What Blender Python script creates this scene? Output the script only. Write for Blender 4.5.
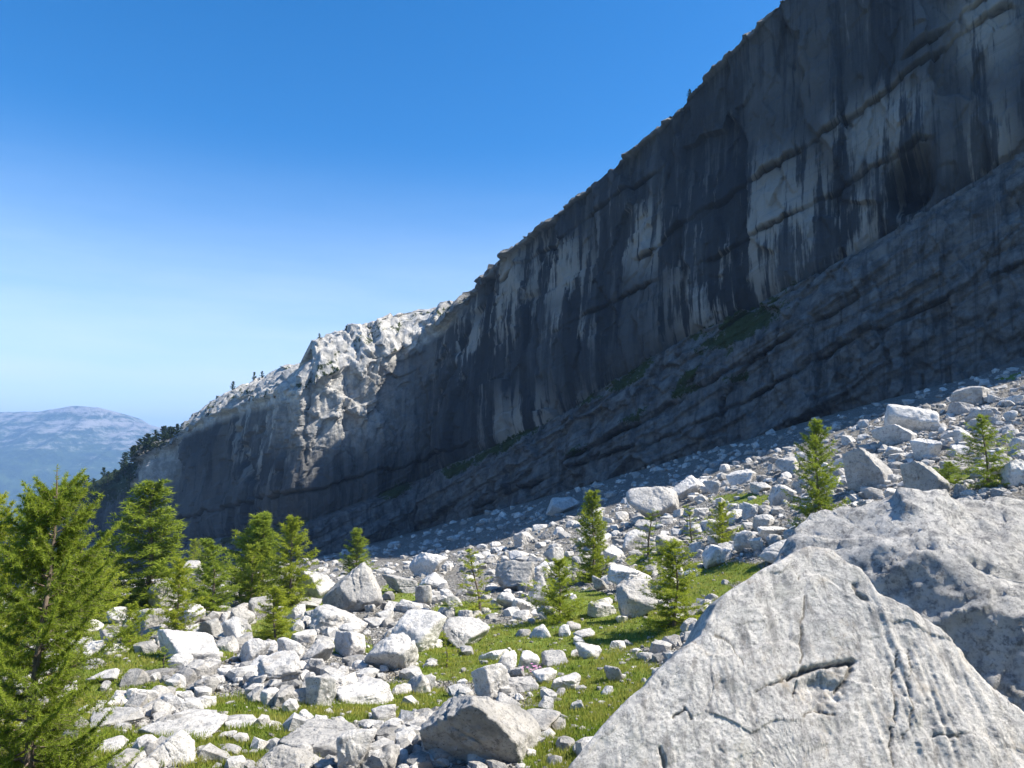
import bpy, bmesh, math, random
import numpy as np

for o in list(bpy.data.objects):
    bpy.data.objects.remove(o)
scene = bpy.context.scene
COL = scene.collection
R = math.radians

# ------------------------------------------------------------------ camera, sky, sun, exposure
FPX, PITCH = 720.0, math.atan(66 / 720.0)
cam_d = bpy.data.cameras.new('camera')
cam_d.sensor_width = 36.0
cam_d.lens = 36.0 * FPX / 1024.0
cam_d.clip_start, cam_d.clip_end = 0.2, 40000
cam = bpy.data.objects.new('camera', cam_d)
COL.objects.link(cam)
cam.location = (0, 0, 0)
cam.rotation_euler = (math.pi / 2 + PITCH, 0, 0)
scene.camera = cam

SUN_AZ, SUN_EL = -3.0, 49.0          # azimuth measured from +X (right) towards +Y (ahead)
sd = np.array([math.cos(R(SUN_AZ)) * math.cos(R(SUN_EL)), math.sin(R(SUN_AZ)) * math.cos(R(SUN_EL)), math.sin(R(SUN_EL))])
world = bpy.data.worlds.new('World')
scene.world = world
world.use_nodes = True
wt = world.node_tree
wt.nodes.clear()
sky = wt.nodes.new('ShaderNodeTexSky')
sky.sky_type = 'NISHITA'
sky.sun_disc = False
sky.sun_elevation = R(SUN_EL)
sky.sun_rotation = R(90 - SUN_AZ)
sky.altitude = 1400
sky.air_density = 1.0
sky.dust_density = 1.2
sky.ozone_density = 3.0
bg = wt.nodes.new('ShaderNodeBackground')
bg.inputs[1].default_value = 0.108
wo = wt.nodes.new('ShaderNodeOutputWorld')
hsv = wt.nodes.new('ShaderNodeHueSaturation')
hsv.inputs['Saturation'].default_value = 1.38
wt.links.new(sky.outputs[0], hsv.inputs['Color'])
# thin bright veil low above the horizon, all the way round
tc = wt.nodes.new('ShaderNodeTexCoord')
mp_ = wt.nodes.new('ShaderNodeMapping'); mp_.inputs[3].default_value = (1.6, 1.6, 11.0)
cn = wt.nodes.new('ShaderNodeTexNoise'); cn.inputs['Scale'].default_value = 2.2; cn.inputs['Detail'].default_value = 7; cn.inputs['Roughness'].default_value = 0.62
sx = wt.nodes.new('ShaderNodeSeparateXYZ')
r1 = wt.nodes.new('ShaderNodeMapRange'); r1.inputs[1].default_value, r1.inputs[2].default_value = 0.25, 0.75; r1.inputs[3].default_value = 0.62; r1.inputs[4].default_value = 0.95
r2 = wt.nodes.new('ShaderNodeMapRange'); r2.inputs[1].default_value, r2.inputs[2].default_value = 0.41, -0.02; r2.interpolation_type = 'SMOOTHSTEP'
mm = wt.nodes.new('ShaderNodeMath'); mm.operation = 'MULTIPLY'
mc = wt.nodes.new('ShaderNodeMix'); mc.data_type = 'RGBA'; mc.inputs[7].default_value = (4.6, 5.2, 5.7, 1)
wt.links.new(tc.outputs['Generated'], mp_.inputs[0]); wt.links.new(mp_.outputs[0], cn.inputs['Vector'])
wt.links.new(tc.outputs['Generated'], sx.inputs[0]); wt.links.new(sx.outputs[2], r2.inputs[0]); wt.links.new(cn.outputs['Fac'], r1.inputs[0])
wt.links.new(r1.outputs[0], mm.inputs[0]); wt.links.new(r2.outputs[0], mm.inputs[1]); wt.links.new(mm.outputs[0], mc.inputs[0])
wt.links.new(hsv.outputs[0], mc.inputs[6])
wt.links.new(mc.outputs[2], bg.inputs[0])
wt.links.new(bg.outputs[0], wo.inputs[0])
sun_d = bpy.data.lights.new('sun', 'SUN')
sun_d.energy = 5.0
sun_d.angle = R(0.53)
sun_d.color = (1.0, 0.94, 0.84)
sun = bpy.data.objects.new('sun', sun_d)
COL.objects.link(sun)
from mathutils import Vector
sun.rotation_euler = Vector((-sd[0], -sd[1], -sd[2])).to_track_quat('-Z', 'Y').to_euler()
sun.location = (60, 0, 80)
vs = scene.view_settings
vs.view_transform = 'Standard'
vs.look = 'None'
vs.exposure = 1.06
vs.gamma = 1.0
vs.use_curve_mapping = False
scene.cycles.max_bounces = 5
scene.cycles.diffuse_bounces = 3
scene.cycles.transmission_bounces = 3
scene.cycles.volume_bounces = 0
scene.cycles.use_denoising = True

# ------------------------------------------------------------------ numeric helpers
CP, SP = math.cos(PITCH), math.sin(PITCH)

def ray(px, py):
    xc = (np.asarray(px, float) - 512) / FPX
    yc = (384 - np.asarray(py, float)) / FPX
    return np.stack([xc, CP - yc * SP, SP + yc * CP], -1)

def at(px, py, Y):
    r = ray(px, py)
    return r * (np.asarray(Y, float) / r[..., 1])[..., None]

def project(P):
    P = np.asarray(P, float)
    dep = P[..., 1] * CP + P[..., 2] * SP
    up = -P[..., 1] * SP + P[..., 2] * CP
    dep = np.where(dep < 0.3, 0.3, dep)
    return 512 + FPX * P[..., 0] / dep, 384 - FPX * up / dep, dep

_rs = np.random.RandomState(11)
_PERM = _rs.permutation(256)
_PERM = np.concatenate([_PERM, _PERM, _PERM])
_G = _rs.normal(size=(256, 3))
_G /= np.linalg.norm(_G, axis=1)[:, None]

def noise(p):
    p = np.asarray(p, float)
    i = np.floor(p).astype(np.int64)
    f = p - i
    u = f * f * f * (f * (f * 6 - 15) + 10)
    i &= 255
    out = 0
    for a in (0, 1):
        wa = u[:, 0] if a else 1 - u[:, 0]
        ha = _PERM[i[:, 0] + a]
        for b in (0, 1):
            wb = u[:, 1] if b else 1 - u[:, 1]
            hb = _PERM[ha + i[:, 1] + b]
            for c in (0, 1):
                wc = u[:, 2] if c else 1 - u[:, 2]
                g = _G[_PERM[hb + i[:, 2] + c] & 255]
                out = out + wa * wb * wc * (g[:, 0] * (f[:, 0] - a) + g[:, 1] * (f[:, 1] - b) + g[:, 2] * (f[:, 2] - c))
    return out * 1.5

def fbm(p, octv=4, lac=2.03, gain=0.5, ridged=False):
    p = np.asarray(p, float)
    s, a, tot = 0, 1.0, 0
    for k in range(octv):
        n = noise(p + 17.3 * k)
        if ridged:
            n = 1 - 2 * np.abs(n)
        s = s + a * n
        tot += a
        p = p * lac
        a *= gain
    return s / tot

def cells(u, v, seed):
    '''cellular facets: random level and random tilt of the nearest cell'''
    rs_ = np.random.RandomState(seed)
    T = rs_.rand(5, 4096)
    iu, iv = np.floor(u).astype(np.int64), np.floor(v).astype(np.int64)
    best = np.full(u.shape, 1e9); out = np.zeros(u.shape)
    for a in (-1, 0, 1):
        for b in (-1, 0, 1):
            h = ((iu + a) * 73 + (iv + b) * 1499) & 4095
            cu, cv = iu + a + T[0][h], iv + b + T[1][h]
            du, dv = u - cu, v - cv
            d = du * du + dv * dv
            m = d < best
            best = np.where(m, d, best)
            out = np.where(m, (T[2][h] - 0.5) + (T[3][h] - 0.5) * 1.3 * du + (T[4][h] - 0.5) * 1.3 * dv, out)
    return out

def smooth(a, b, x):
    t = np.clip((x - a) / (b - a), 0, 1)
    return t * t * (3 - 2 * t)

def mesh_from(name, V, Fc, smooth_sh=True, attrs=None):
    V = np.ascontiguousarray(V, np.float32)
    Fc = np.asarray(Fc, np.int32)
    me = bpy.data.meshes.new(name)
    k = Fc.shape[1]
    me.vertices.add(len(V))
    me.vertices.foreach_set('co', V.ravel())
    me.loops.add(Fc.size)
    me.loops.foreach_set('vertex_index', np.ascontiguousarray(Fc).ravel())
    me.polygons.add(len(Fc))
    me.polygons.foreach_set('loop_start', np.arange(0, Fc.size, k, dtype=np.int32))
    me.polygons.foreach_set('loop_total', np.full(len(Fc), k, np.int32))
    me.polygons.foreach_set('use_smooth', np.full(len(Fc), smooth_sh, bool))
    me.update(calc_edges=True)
    for an, av in (attrs or {}).items():
        at_ = me.attributes.new(an, 'FLOAT', 'POINT')
        at_.data.foreach_set('value', np.ascontiguousarray(av, np.float32))
    return me

def add(name, me, mat=None, parent=None, loc=None, rotz=0, scale=None):
    o = bpy.data.objects.new(name, me)
    COL.objects.link(o)
    if mat is not None and me is not None and not me.materials:
        me.materials.append(mat)
    if parent is not None:
        o.parent = parent
    if loc is not None:
        o.location = [float(v) for v in loc]
    o.rotation_euler = (0, 0, rotz)
    if scale is not None:
        o.scale = [float(v) for v in scale]
    return o

def tag(o, label=None, cat=None, group=None, kind=None):
    if label: o['label'] = label
    if cat: o['category'] = cat
    if group: o['group'] = group
    if kind: o['kind'] = kind
    return o

def grid_faces(nr, nc, wrap=False):
    r, c = np.meshgrid(np.arange(nr - 1), np.arange(nc if wrap else nc - 1), indexing='ij')
    c2 = (c + 1) % nc
    return np.stack([r * nc + c, r * nc + c2, (r + 1) * nc + c2, (r + 1) * nc + c], -1).reshape(-1, 4)

# ------------------------------------------------------------------ node helpers
class Mat:
    def __init__(s, name):
        s.m = bpy.data.materials.new(name)
        s.m.use_nodes = True
        s.t = s.m.node_tree
        s.t.nodes.clear()
        s.out = s.n('ShaderNodeOutputMaterial')
        s.geo = s.n('ShaderNodeNewGeometry')
        s.pos = s.geo.outputs['Position']
    def n(s, typ, **kw):
        nd = s.t.nodes.new(typ)
        for k, v in kw.items():
            setattr(nd, k, v)
        return nd
    def put(s, sock, v):
        if hasattr(v, 'is_output'):
            s.t.links.new(v, sock)
        elif isinstance(v, (tuple, list)) and len(v) == 3 and sock.type == 'RGBA':
            sock.default_value = (*v, 1)
        else:
            sock.default_value = v
    def noise(s, scale, detail=6, rough=0.6, vec=None, dist=0.0):
        nd = s.n('ShaderNodeTexNoise')
        s.put(nd.inputs['Vector'], vec or s.pos)
        nd.inputs['Scale'].default_value = scale
        nd.inputs['Detail'].default_value = detail
        nd.inputs['Roughness'].default_value = rough
        nd.inputs['Distortion'].default_value = dist
        return nd.outputs['Fac']
    def voro(s, scale, vec=None, feature='F1', out='Distance'):
        nd = s.n('ShaderNodeTexVoronoi', feature=feature)
        s.put(nd.inputs['Vector'], vec or s.pos)
        nd.inputs['Scale'].default_value = scale
        return nd.outputs[out]
    def ramp(s, fac, a, b, lo=0.0, hi=1.0):
        nd = s.n('ShaderNodeMapRange', interpolation_type='SMOOTHSTEP')
        s.put(nd.inputs[0], fac)
        nd.inputs[1].default_value, nd.inputs[2].default_value = a, b
        nd.inputs[3].default_value, nd.inputs[4].default_value = lo, hi
        return nd.outputs[0]
    def mix(s, f, a, b, blend='MIX'):
        nd = s.n('ShaderNodeMix', data_type='RGBA', blend_type=blend)
        s.put(nd.inputs[0], f)
        s.put(nd.inputs[6], a)
        s.put(nd.inputs[7], b)
        return nd.outputs[2]
    def math(s, op, a, b=0.0, clamp=False):
        nd = s.n('ShaderNodeMath', operation=op, use_clamp=clamp)
        s.put(nd.inputs[0], a)
        s.put(nd.inputs[1], b)
        return nd.outputs[0]
    def attr(s, name):
        nd = s.n('ShaderNodeAttribute', attribute_name=name)
        return nd.outputs['Fac']
    def scalevec(s, v, sc):
        nd = s.n('ShaderNodeMapping')
        s.put(nd.inputs[0], v)
        nd.inputs[3].default_value = sc
        return nd.outputs[0]
    def combine(s, x, y, z):
        nd = s.n('ShaderNodeCombineXYZ')
        for k, v in enumerate((x, y, z)):
            s.put(nd.inputs[k], v)
        return nd.outputs[0]
    def bump(s, h, strength, dist, prev=None):
        nd = s.n('ShaderNodeBump')
        nd.inputs['Strength'].default_value = strength
        nd.inputs['Distance'].default_value = dist
        s.put(nd.inputs['Height'], h)
        if prev is not None:
            s.t.links.new(prev, nd.inputs['Normal'])
        return nd.outputs[0]
    def done(s, col, rough=0.9, normal=None, spec=0.15):
        b = s.n('ShaderNodeBsdfPrincipled')
        s.put(b.inputs['Base Color'], col)
        s.put(b.inputs['Roughness'], rough)
        b.inputs['Specular IOR Level'].default_value = spec
        if normal is not None:
            s.t.links.new(normal, b.inputs['Normal'])
        s.t.links.new(b.outputs[0], s.out.inputs[0])
        return s.m

def mat_boulder():
    m = Mat('pale_limestone')
    oi = m.n('ShaderNodeObjectInfo').outputs['Random']
    n1 = m.noise(0.55, 5)
    n2 = m.noise(3.2, 8, 0.7)
    n3 = m.noise(14, 6, 0.7)
    c = m.mix(m.ramp(n1, 0.40, 0.62), (0.68, 0.65, 0.605), (0.52, 0.505, 0.48))
    c = m.mix(m.ramp(n2, 0.50, 0.70), c, (0.27, 0.265, 0.26))
    c = m.mix(m.ramp(n3, 0.55, 0.68), c, (0.13, 0.13, 0.13))
    c = m.mix(m.ramp(m.noise(1.3, 4, 0.5, m.scalevec(m.pos, (1, 1, 0.5))), 0.60, 0.75, 0, 0.45), c, (0.46, 0.38, 0.28))
    c = m.mix(m.ramp(m.noise(0.9, 7, 0.7), 0.50, 0.64, 0, 0.6), c, (0.30, 0.295, 0.285))
    tone = m.math('MULTIPLY', m.ramp(oi, 0, 1, 0.70, 1.15), m.math('SUBTRACT', 1.0, m.math('MULTIPLY', m.attr('tone'), 0.55)))
    c = m.mix(1.0, c, m.combine(tone, tone, tone), 'MULTIPLY')
    h = m.math('ADD', m.noise(4, 10, 0.72), m.math('MULTIPLY', m.voro(3.1), 0.35))
    return m.done(c, 0.92, m.bump(h, 0.95, 0.18))

def mat_foreblock():
    m = Mat('fluted_limestone')
    v = m.pos
    n1 = m.noise(0.9, 5)
    n2 = m.noise(6.0, 10, 0.72)
    n3 = m.noise(46, 8, 0.8)
    streak = m.noise(1.0, 5, 0.6, m.scalevec(v, (9, 3, 0.7)))
    c = m.mix(m.ramp(n1, 0.38, 0.62), (0.64, 0.605, 0.555), (0.54, 0.515, 0.48))
    c = m.mix(m.ramp(n2, 0.46, 0.66, 0, 0.9), c, (0.27, 0.265, 0.26))
    c = m.mix(m.ramp(m.noise(17, 9, 0.78), 0.50, 0.64, 0, 0.75), c, (0.20, 0.195, 0.19))
    c = m.mix(m.ramp(streak, 0.52, 0.66, 0, 0.7), c, (0.20, 0.195, 0.19))
    c = m.mix(m.ramp(m.voro(2.6, m.scalevec(v, (1, 1, 0.8))), 0.10, 0.30, 0.45, 0.0), c, (0.30, 0.30, 0.27))
    c = m.mix(m.ramp(n3, 0.53, 0.66, 0, 0.8), c, (0.13, 0.13, 0.125))
    c = m.mix(m.ramp(m.noise(70, 4, 0.6), 0.58, 0.70, 0, 0.5), c, (0.62, 0.61, 0.59))
    c = m.mix(m.ramp(m.noise(2.3, 7, 0.7), 0.54, 0.70, 0, 0.55), c, (0.40, 0.32, 0.22))
    c = m.mix(m.ramp(m.noise(5.0, 7, 0.7, m.scalevec(v, (1.6, 1, 0.55))), 0.55, 0.66, 0, 0.7), c, (0.22, 0.205, 0.19))
    c = m.mix(m.ramp(m.attr('crack'), 0.15, 0.9, 0, 0.75), c, (0.13, 0.115, 0.09))
    h = m.math('ADD', m.noise(14, 12, 0.8), m.math('MULTIPLY', n3, 0.4))
    nb = m.bump(h, 0.8, 0.045)
    return m.done(c, 0.93, nb)

def mat_outcrop():
    m = Mat('pitted_limestone')
    n1 = m.noise(0.8, 6)
    n2 = m.noise(4.0, 10, 0.72)
    n3 = m.noise(22, 8, 0.75)
    c = m.mix(m.ramp(n1, 0.40, 0.62), (0.70, 0.675, 0.635), (0.55, 0.535, 0.51))
    c = m.mix(m.ramp(n2, 0.48, 0.68, 0, 0.85), c, (0.21, 0.21, 0.215))
    c = m.mix(m.ramp(n3, 0.56, 0.72, 0, 0.8), c, (0.12, 0.12, 0.125))
    c = m.mix(m.ramp(m.noise(1.4, 6, 0.6, m.scalevec(m.pos, (0.6, 1, 2.0))), 0.60, 0.74, 0, 0.45), c, (0.40, 0.33, 0.24))
    h = m.math('ADD', m.noise(6, 12, 0.78), m.math('MULTIPLY', m.voro(7), 0.3))
    c = m.mix(m.ramp(m.noise(9, 9, 0.8), 0.50, 0.60, 0, 0.7), c, (0.15, 0.15, 0.155))
    return m.done(c, 0.93, m.bump(h, 1.0, 0.16))

def mat_cliff():
    m = Mat('cliff_limestone')
    s_, z_ = m.attr('along'), m.attr('height')
    pale, veg, slab, crest = m.attr('pale'), m.attr('veg'), m.attr('slab'), m.attr('crest')
    strat = m.math('ADD', z_, m.math('MULTIPLY', s_, 0.48))
    vs_ = m.combine(s_, m.math('MULTIPLY', z_, 0.06), 0.0)
    st1 = m.noise(0.11, 9, 0.68, vs_)
    st2 = m.noise(0.50, 6, 0.65, vs_)
    n1 = m.noise(0.03, 6, 0.6)
    n2 = m.noise(0.30, 8, 0.7)
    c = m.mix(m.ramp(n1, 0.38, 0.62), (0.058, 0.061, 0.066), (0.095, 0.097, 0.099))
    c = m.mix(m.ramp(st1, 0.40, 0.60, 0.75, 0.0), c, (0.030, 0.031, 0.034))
    patch = m.noise(0.045, 6, 0.6, m.combine(s_, m.math('MULTIPLY', strat, 0.8), 7.0))
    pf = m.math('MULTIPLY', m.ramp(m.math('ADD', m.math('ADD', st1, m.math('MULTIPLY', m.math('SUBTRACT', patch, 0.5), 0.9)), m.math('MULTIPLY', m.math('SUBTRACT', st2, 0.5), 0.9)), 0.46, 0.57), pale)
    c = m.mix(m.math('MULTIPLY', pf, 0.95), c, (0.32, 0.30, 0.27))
    thin = m.math('MULTIPLY', m.ramp(st2, 0.60, 0.68), m.ramp(m.noise(0.05, 3), 0.48, 0.62))
    c = m.mix(m.math('MULTIPLY', thin, 0.62), c, (0.26, 0.25, 0.23))
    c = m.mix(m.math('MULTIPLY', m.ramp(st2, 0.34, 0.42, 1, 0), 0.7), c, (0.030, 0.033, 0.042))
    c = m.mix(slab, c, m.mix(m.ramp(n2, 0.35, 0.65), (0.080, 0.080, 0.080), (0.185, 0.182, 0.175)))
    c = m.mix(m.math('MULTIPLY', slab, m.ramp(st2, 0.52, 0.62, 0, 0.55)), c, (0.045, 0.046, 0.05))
    beds = m.noise(0.25, 6, 0.7, m.combine(m.math('MULTIPLY', s_, 0.06), strat, 0.0))
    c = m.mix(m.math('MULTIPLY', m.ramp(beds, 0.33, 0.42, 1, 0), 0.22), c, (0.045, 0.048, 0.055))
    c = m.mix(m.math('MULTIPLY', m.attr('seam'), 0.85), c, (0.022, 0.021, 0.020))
    c = m.mix(crest, c, m.mix(m.ramp(n2, 0.35, 0.62), (0.56, 0.54, 0.505), (0.30, 0.295, 0.28)))  # pale crest stone; same tone lightens the sunlit buttress and rib
    vf = m.ramp(m.math('ADD', veg, m.math('MULTIPLY', m.math('SUBTRACT', m.noise(0.55, 6, 0.7), 0.5), 2.2)), 0.55, 0.75)
    vf = m.math('MULTIPLY', vf, m.ramp(veg, 0.12, 0.35))
    c = m.mix(vf, c, m.mix(m.noise(0.9, 4), (0.018, 0.03, 0.010), (0.06, 0.075, 0.022)))
    h = m.math('ADD', m.noise(0.5, 10, 0.7), m.math('MULTIPLY', m.noise(0.6, 6, 0.6, vs_), 0.8))
    h = m.math('ADD', h, m.math('MULTIPLY', beds, 0.35))
    return m.done(c, 0.9, m.bump(h, 0.8, 1.2))

def mat_ground():
    m = Mat('alpine_ground')
    g = m.attr('grass')
    n1, n2, n3 = m.noise(0.6, 8, 0.65), m.noise(4, 8, 0.7), m.noise(0.12, 5)
    rock = m.mix(m.ramp(n2, 0.38, 0.62), (0.52, 0.51, 0.48), (0.28, 0.27, 0.25))
    vc = m.n('ShaderNodeTexVoronoi'); vc.inputs['Scale'].default_value = 5.0; m.put(vc.inputs['Vector'], m.pos)
    ve = m.voro(5.0, None, 'DISTANCE_TO_EDGE'); ve2 = m.voro(1.9, None, 'DISTANCE_TO_EDGE')
    hs = m.n('ShaderNodeRGBToBW'); m.put(hs.inputs[0], vc.outputs['Color'])
    rock = m.mix(m.ramp(hs.outputs[0], 0.2, 0.8, 0, 0.7), rock, (0.52, 0.51, 0.49))
    vb = m.n('ShaderNodeTexVoronoi'); vb.inputs['Scale'].default_value = 0.9; m.put(vb.inputs['Vector'], m.pos)
    hb = m.n('ShaderNodeRGBToBW'); m.put(hb.inputs[0], vb.outputs['Color'])
    rock = m.mix(m.ramp(hb.outputs[0], 0.3, 0.75, 0, 0.45), rock, (0.25, 0.235, 0.21))
    rock = m.mix(m.ramp(m.voro(1.9, None, 'DISTANCE_TO_EDGE'), 0.0, 0.10, 0.7, 0.0), rock, (0.11, 0.095, 0.07))
    rock = m.mix(m.ramp(ve, 0.0, 0.09, 0.85, 0.0), rock, (0.12, 0.10, 0.075))
    rock = m.mix(m.ramp(n1, 0.52, 0.68, 0, 0.5), rock, (0.20, 0.16, 0.11))
    gr = m.mix(m.ramp(n2, 0.35, 0.65), (0.12, 0.18, 0.025), (0.21, 0.25, 0.050))
    gr = m.mix(m.ramp(n1, 0.50, 0.68, 0, 0.55), gr, (0.17, 0.14, 0.06))
    gf = m.ramp(m.math('ADD', g, m.math('MULTIPLY', m.math('SUBTRACT', n1, 0.5), 1.1)), 0.30, 0.50)
    c = m.mix(gf, rock, gr)
    c = m.mix(m.ramp(m.attr('far'), 0, 1), c, m.mix(m.ramp(n3, 0.4, 0.6), (0.035, 0.055, 0.02), (0.06, 0.08, 0.03)))
    c = m.mix(m.attr('trail'), c, m.mix(n2, (0.42, 0.34, 0.29), (0.55, 0.48, 0.43)))
    hh = m.math('ADD', m.math('ADD', n2, n1), m.math('MULTIPLY', m.math('ADD', m.ramp(ve, 0, 0.25), m.ramp(ve2, 0, 0.2)), m.ramp(gf, 0, 1, 0.9, 0.0)))
    return m.done(c, 0.95, m.bump(hh, 0.9, 0.25))

def mat_mountain():
    m = Mat('far_mountain_rock')
    n1 = m.noise(0.0016, 8, 0.62)
    n2 = m.noise(0.010, 8, 0.7)
    z = m.attr('height')
    beds = m.noise(0.004, 6, 0.65, m.scalevec(m.pos, (0.22, 0.22, 3.0)))
    rockf = m.ramp(m.math('ADD', m.math('ADD', z, m.math('MULTIPLY', m.math('SUBTRACT', beds, 0.5), 2.4)), m.math('MULTIPLY', m.math('SUBTRACT', n2, 0.5), 2.6)), 0.62, 1.15)
    forest = m.mix(m.ramp(n2, 0.35, 0.65), (0.025, 0.040, 0.018), (0.055, 0.085, 0.03))
    c = m.mix(rockf, forest, (0.25, 0.24, 0.225))
    return m.done(c, 0.95, m.bump(n2, 0.6, 60))

def mat_leaf(name, ca, cb, trans=0.35):
    m = Mat(name)
    t = m.attr('tint')
    oi = m.n('ShaderNodeObjectInfo').outputs['Random']
    c = m.mix(t, ca, cb)
    c = m.mix(1.0, c, m.combine(m.ramp(oi, 0, 1, 0.8, 1.12), m.ramp(oi, 0, 1, 0.85, 1.05), 0.9), 'MULTIPLY')
    d = m.n('ShaderNodeBsdfDiffuse')
    tr = m.n('ShaderNodeBsdfTranslucent')
    m.put(d.inputs[0], c)
    m.put(tr.inputs[0], c)
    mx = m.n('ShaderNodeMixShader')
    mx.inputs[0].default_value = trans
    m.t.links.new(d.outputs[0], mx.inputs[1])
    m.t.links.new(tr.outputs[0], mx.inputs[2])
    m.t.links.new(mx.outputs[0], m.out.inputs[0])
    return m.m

def mat_bark():
    m = Mat('larch_bark')
    n = m.noise(18, 6, 0.7, m.scalevec(m.pos, (1, 1, 0.3)))
    c = m.mix(m.ramp(n, 0.35, 0.65), (0.10, 0.075, 0.055), (0.24, 0.19, 0.15))
    return m.done(c, 0.95, m.bump(n, 0.7, 0.03))

M_BOULDER, M_FORE, M_OUT, M_CLIFF = mat_boulder(), mat_foreblock(), mat_outcrop(), mat_cliff()
M_GROUND, M_MOUNT, M_BARK = mat_ground(), mat_mountain(), mat_bark()
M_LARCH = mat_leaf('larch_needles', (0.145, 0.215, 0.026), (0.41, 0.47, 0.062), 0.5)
M_PINE = mat_leaf('mountain_pine_needles', (0.022, 0.042, 0.014), (0.055, 0.080, 0.022), 0.2)
M_GRASS = mat_leaf('alpine_grass_blades', (0.16, 0.245, 0.032), (0.43, 0.41, 0.115), 0.5)
M_SHRUB = mat_leaf('dwarf_shrub_leaves', (0.025, 0.060, 0.018), (0.075, 0.120, 0.030), 0.3)

# ------------------------------------------------------------------ cliff plan (needed by the terrain)
def poly_interp(xs, ys, x):
    return np.interp(x, xs, ys)

def t_pt(t):
    return (114 - 270 * t, 160 + 200 * t)

plan_pts = [t_pt(-1.5), t_pt(-0.8), t_pt(-0.3), t_pt(0.0), t_pt(0.25), t_pt(0.45), t_pt(0.55),
            (-73, 247), (-90, 274), (-118, 314), (-142, 334), (-168, 362), (-215, 402), (-262, 446), (-330, 510), (-430, 600), (-560, 700)]
pp = np.array(plan_pts, float)
seg = np.r_[0, np.cumsum(np.linalg.norm(np.diff(pp, axis=0), axis=1))]
_fine_s = np.linspace(0, seg[-1], 4000)
_fx, _fy = np.interp(_fine_s, seg, pp[:, 0]), np.interp(_fine_s, seg, pp[:, 1])
k_ = np.exp(-0.5 * (np.arange(-60, 61) / 13.0) ** 2)
k_ /= k_.sum()
def _sm(a):
    e = np.r_[a[0] + (np.arange(-60, 0)) * (a[1] - a[0]), a, a[-1] + np.arange(1, 61) * (a[-1] - a[-2])]
    return np.convolve(e, k_, 'valid')
_fx, _fy = _sm(_fx), _sm(_fy)
S_TOT = seg[-1]
def plan(s):
    return np.interp(s, _fine_s, _fx), np.interp(s, _fine_s, _fy)
_dx, _dy = np.gradient(_fx, _fine_s), np.gradient(_fy, _fine_s)
_nx, _ny = -_dy, _dx                      # towards the valley and the camera
_nl = np.hypot(_nx, _ny)
_nx, _ny = _nx / _nl, _ny / _nl
def plan_n(s):
    return np.interp(s, _fine_s, _nx), np.interp(s, _fine_s, _ny)

_ppx = np.where(_fy > 20, 512 + FPX * _fx / np.maximum(_fy, 20), 5000)
S_A = _fine_s[np.argmax(_ppx < 1015)]      # where the wall enters the frame on the right
S_B = _fine_s[np.argmax(_ppx < 70)]
def curve_z(pts, s, slope_r, slope_l):
    """height of a line on the wall, given where it is seen in the photograph"""
    pts = sorted(pts)
    xs, ys = [p[0] for p in pts], [p[1] for p in pts]
    def core(s):
        X, Y = plan(s)
        px = 512 + FPX * X / Y
        py = np.interp(px, xs, ys)
        yc = (384 - py) / FPX
        # z/Y for that pixel row (first-order in the pitch)
        return Y * (SP + yc * CP) / (CP - yc * SP)
    z = core(np.clip(s, S_A, S_B))
    z = z + np.where(s < S_A, (S_A - s) * slope_r, 0) + np.where(s > S_B, (S_B - s) * slope_l, 0)
    return z
TOP_PX = [(60, 497), (80, 486), (110, 464), (140, 442), (165, 422), (180, 403), (192, 394), (205, 387), (225, 376), (250, 365), (290, 348), (350, 326), (400, 309), (455, 286),
          (520, 236), (580, 186), (655, 124), (720, 62), (785, 2), (850, -62), (930, -135), (1024, -205)]
LEDGE_PX = [(60, 540), (150, 548), (250, 536), (320, 520), (380, 498), (450, 468), (540, 430), (600, 398), (690, 340), (790, 297), (860, 258), (940, 213), (1024, 163)]
BASE_PX = [(60, 560), (120, 562), (200, 566), (330, 556), (470, 521), (540, 506), (640, 474), (760, 440), (860, 414), (1024, 364)]
def z_top(s): return curve_z(TOP_PX, s, 0.25, 0.25)  # unseen rise right of the view, shaped to place the cliff's shadow edge
def z_ledge(s): return curve_z(LEDGE_PX, s, 0.25, 0.2)
def z_base(s): return curve_z(BASE_PX, s, 0.10, 0.15)

def cliff_signed(x, y):
    """horizontal distance in front of the wall line (positive = camera side), and nearest s"""
    x, y = np.asarray(x, float), np.asarray(y, float)
    best = np.full(x.shape, 1e9); bs = np.zeros(x.shape); sg = np.zeros(x.shape)
    for k in range(0, 4000, 40):
        dx, dy = x - _fx[k], y - _fy[k]
        d = dx * dx + dy * dy
        m = d < best
        best = np.where(m, d, best); bs = np.where(m, _fine_s[k], bs)
        sg = np.where(m, dx * _nx[k] + dy * _ny[k], sg)
    return np.sign(sg) * np.sqrt(best), bs

# ------------------------------------------------------------------ terrain
ctrl = []
for px, py, Y in [(20, 768, 19), (150, 768, 19.5), (300, 768, 20), (450, 768, 20), (560, 768, 20),
                  (60, 705, 26), (200, 705, 27), (340, 705, 28), (480, 700, 28), (610, 695, 28),
                  (60, 650, 37), (200, 650, 38), (340, 650, 40), (480, 645, 40), (620, 640, 39), (720, 615, 39),
                  (40, 612, 52), (200, 612, 56), (350, 606, 60), (480, 602, 62), (600, 590, 60), (720, 560, 55),
                  (120, 592, 80), (260, 586, 90), (350, 580, 100), (430, 563, 135), (540, 531, 124), (640, 506, 114), (740, 472, 104), (850, 436, 96), (940, 408, 90), (1020, 388, 86),
                  (600, 548, 86), (700, 522, 78), (800, 492, 70), (880, 466, 66), (960, 450, 64), (1020, 438, 62),
                  (150, 582, 150), (60, 590, 150)]:
    ctrl.append(at(px, py, Y))
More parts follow.
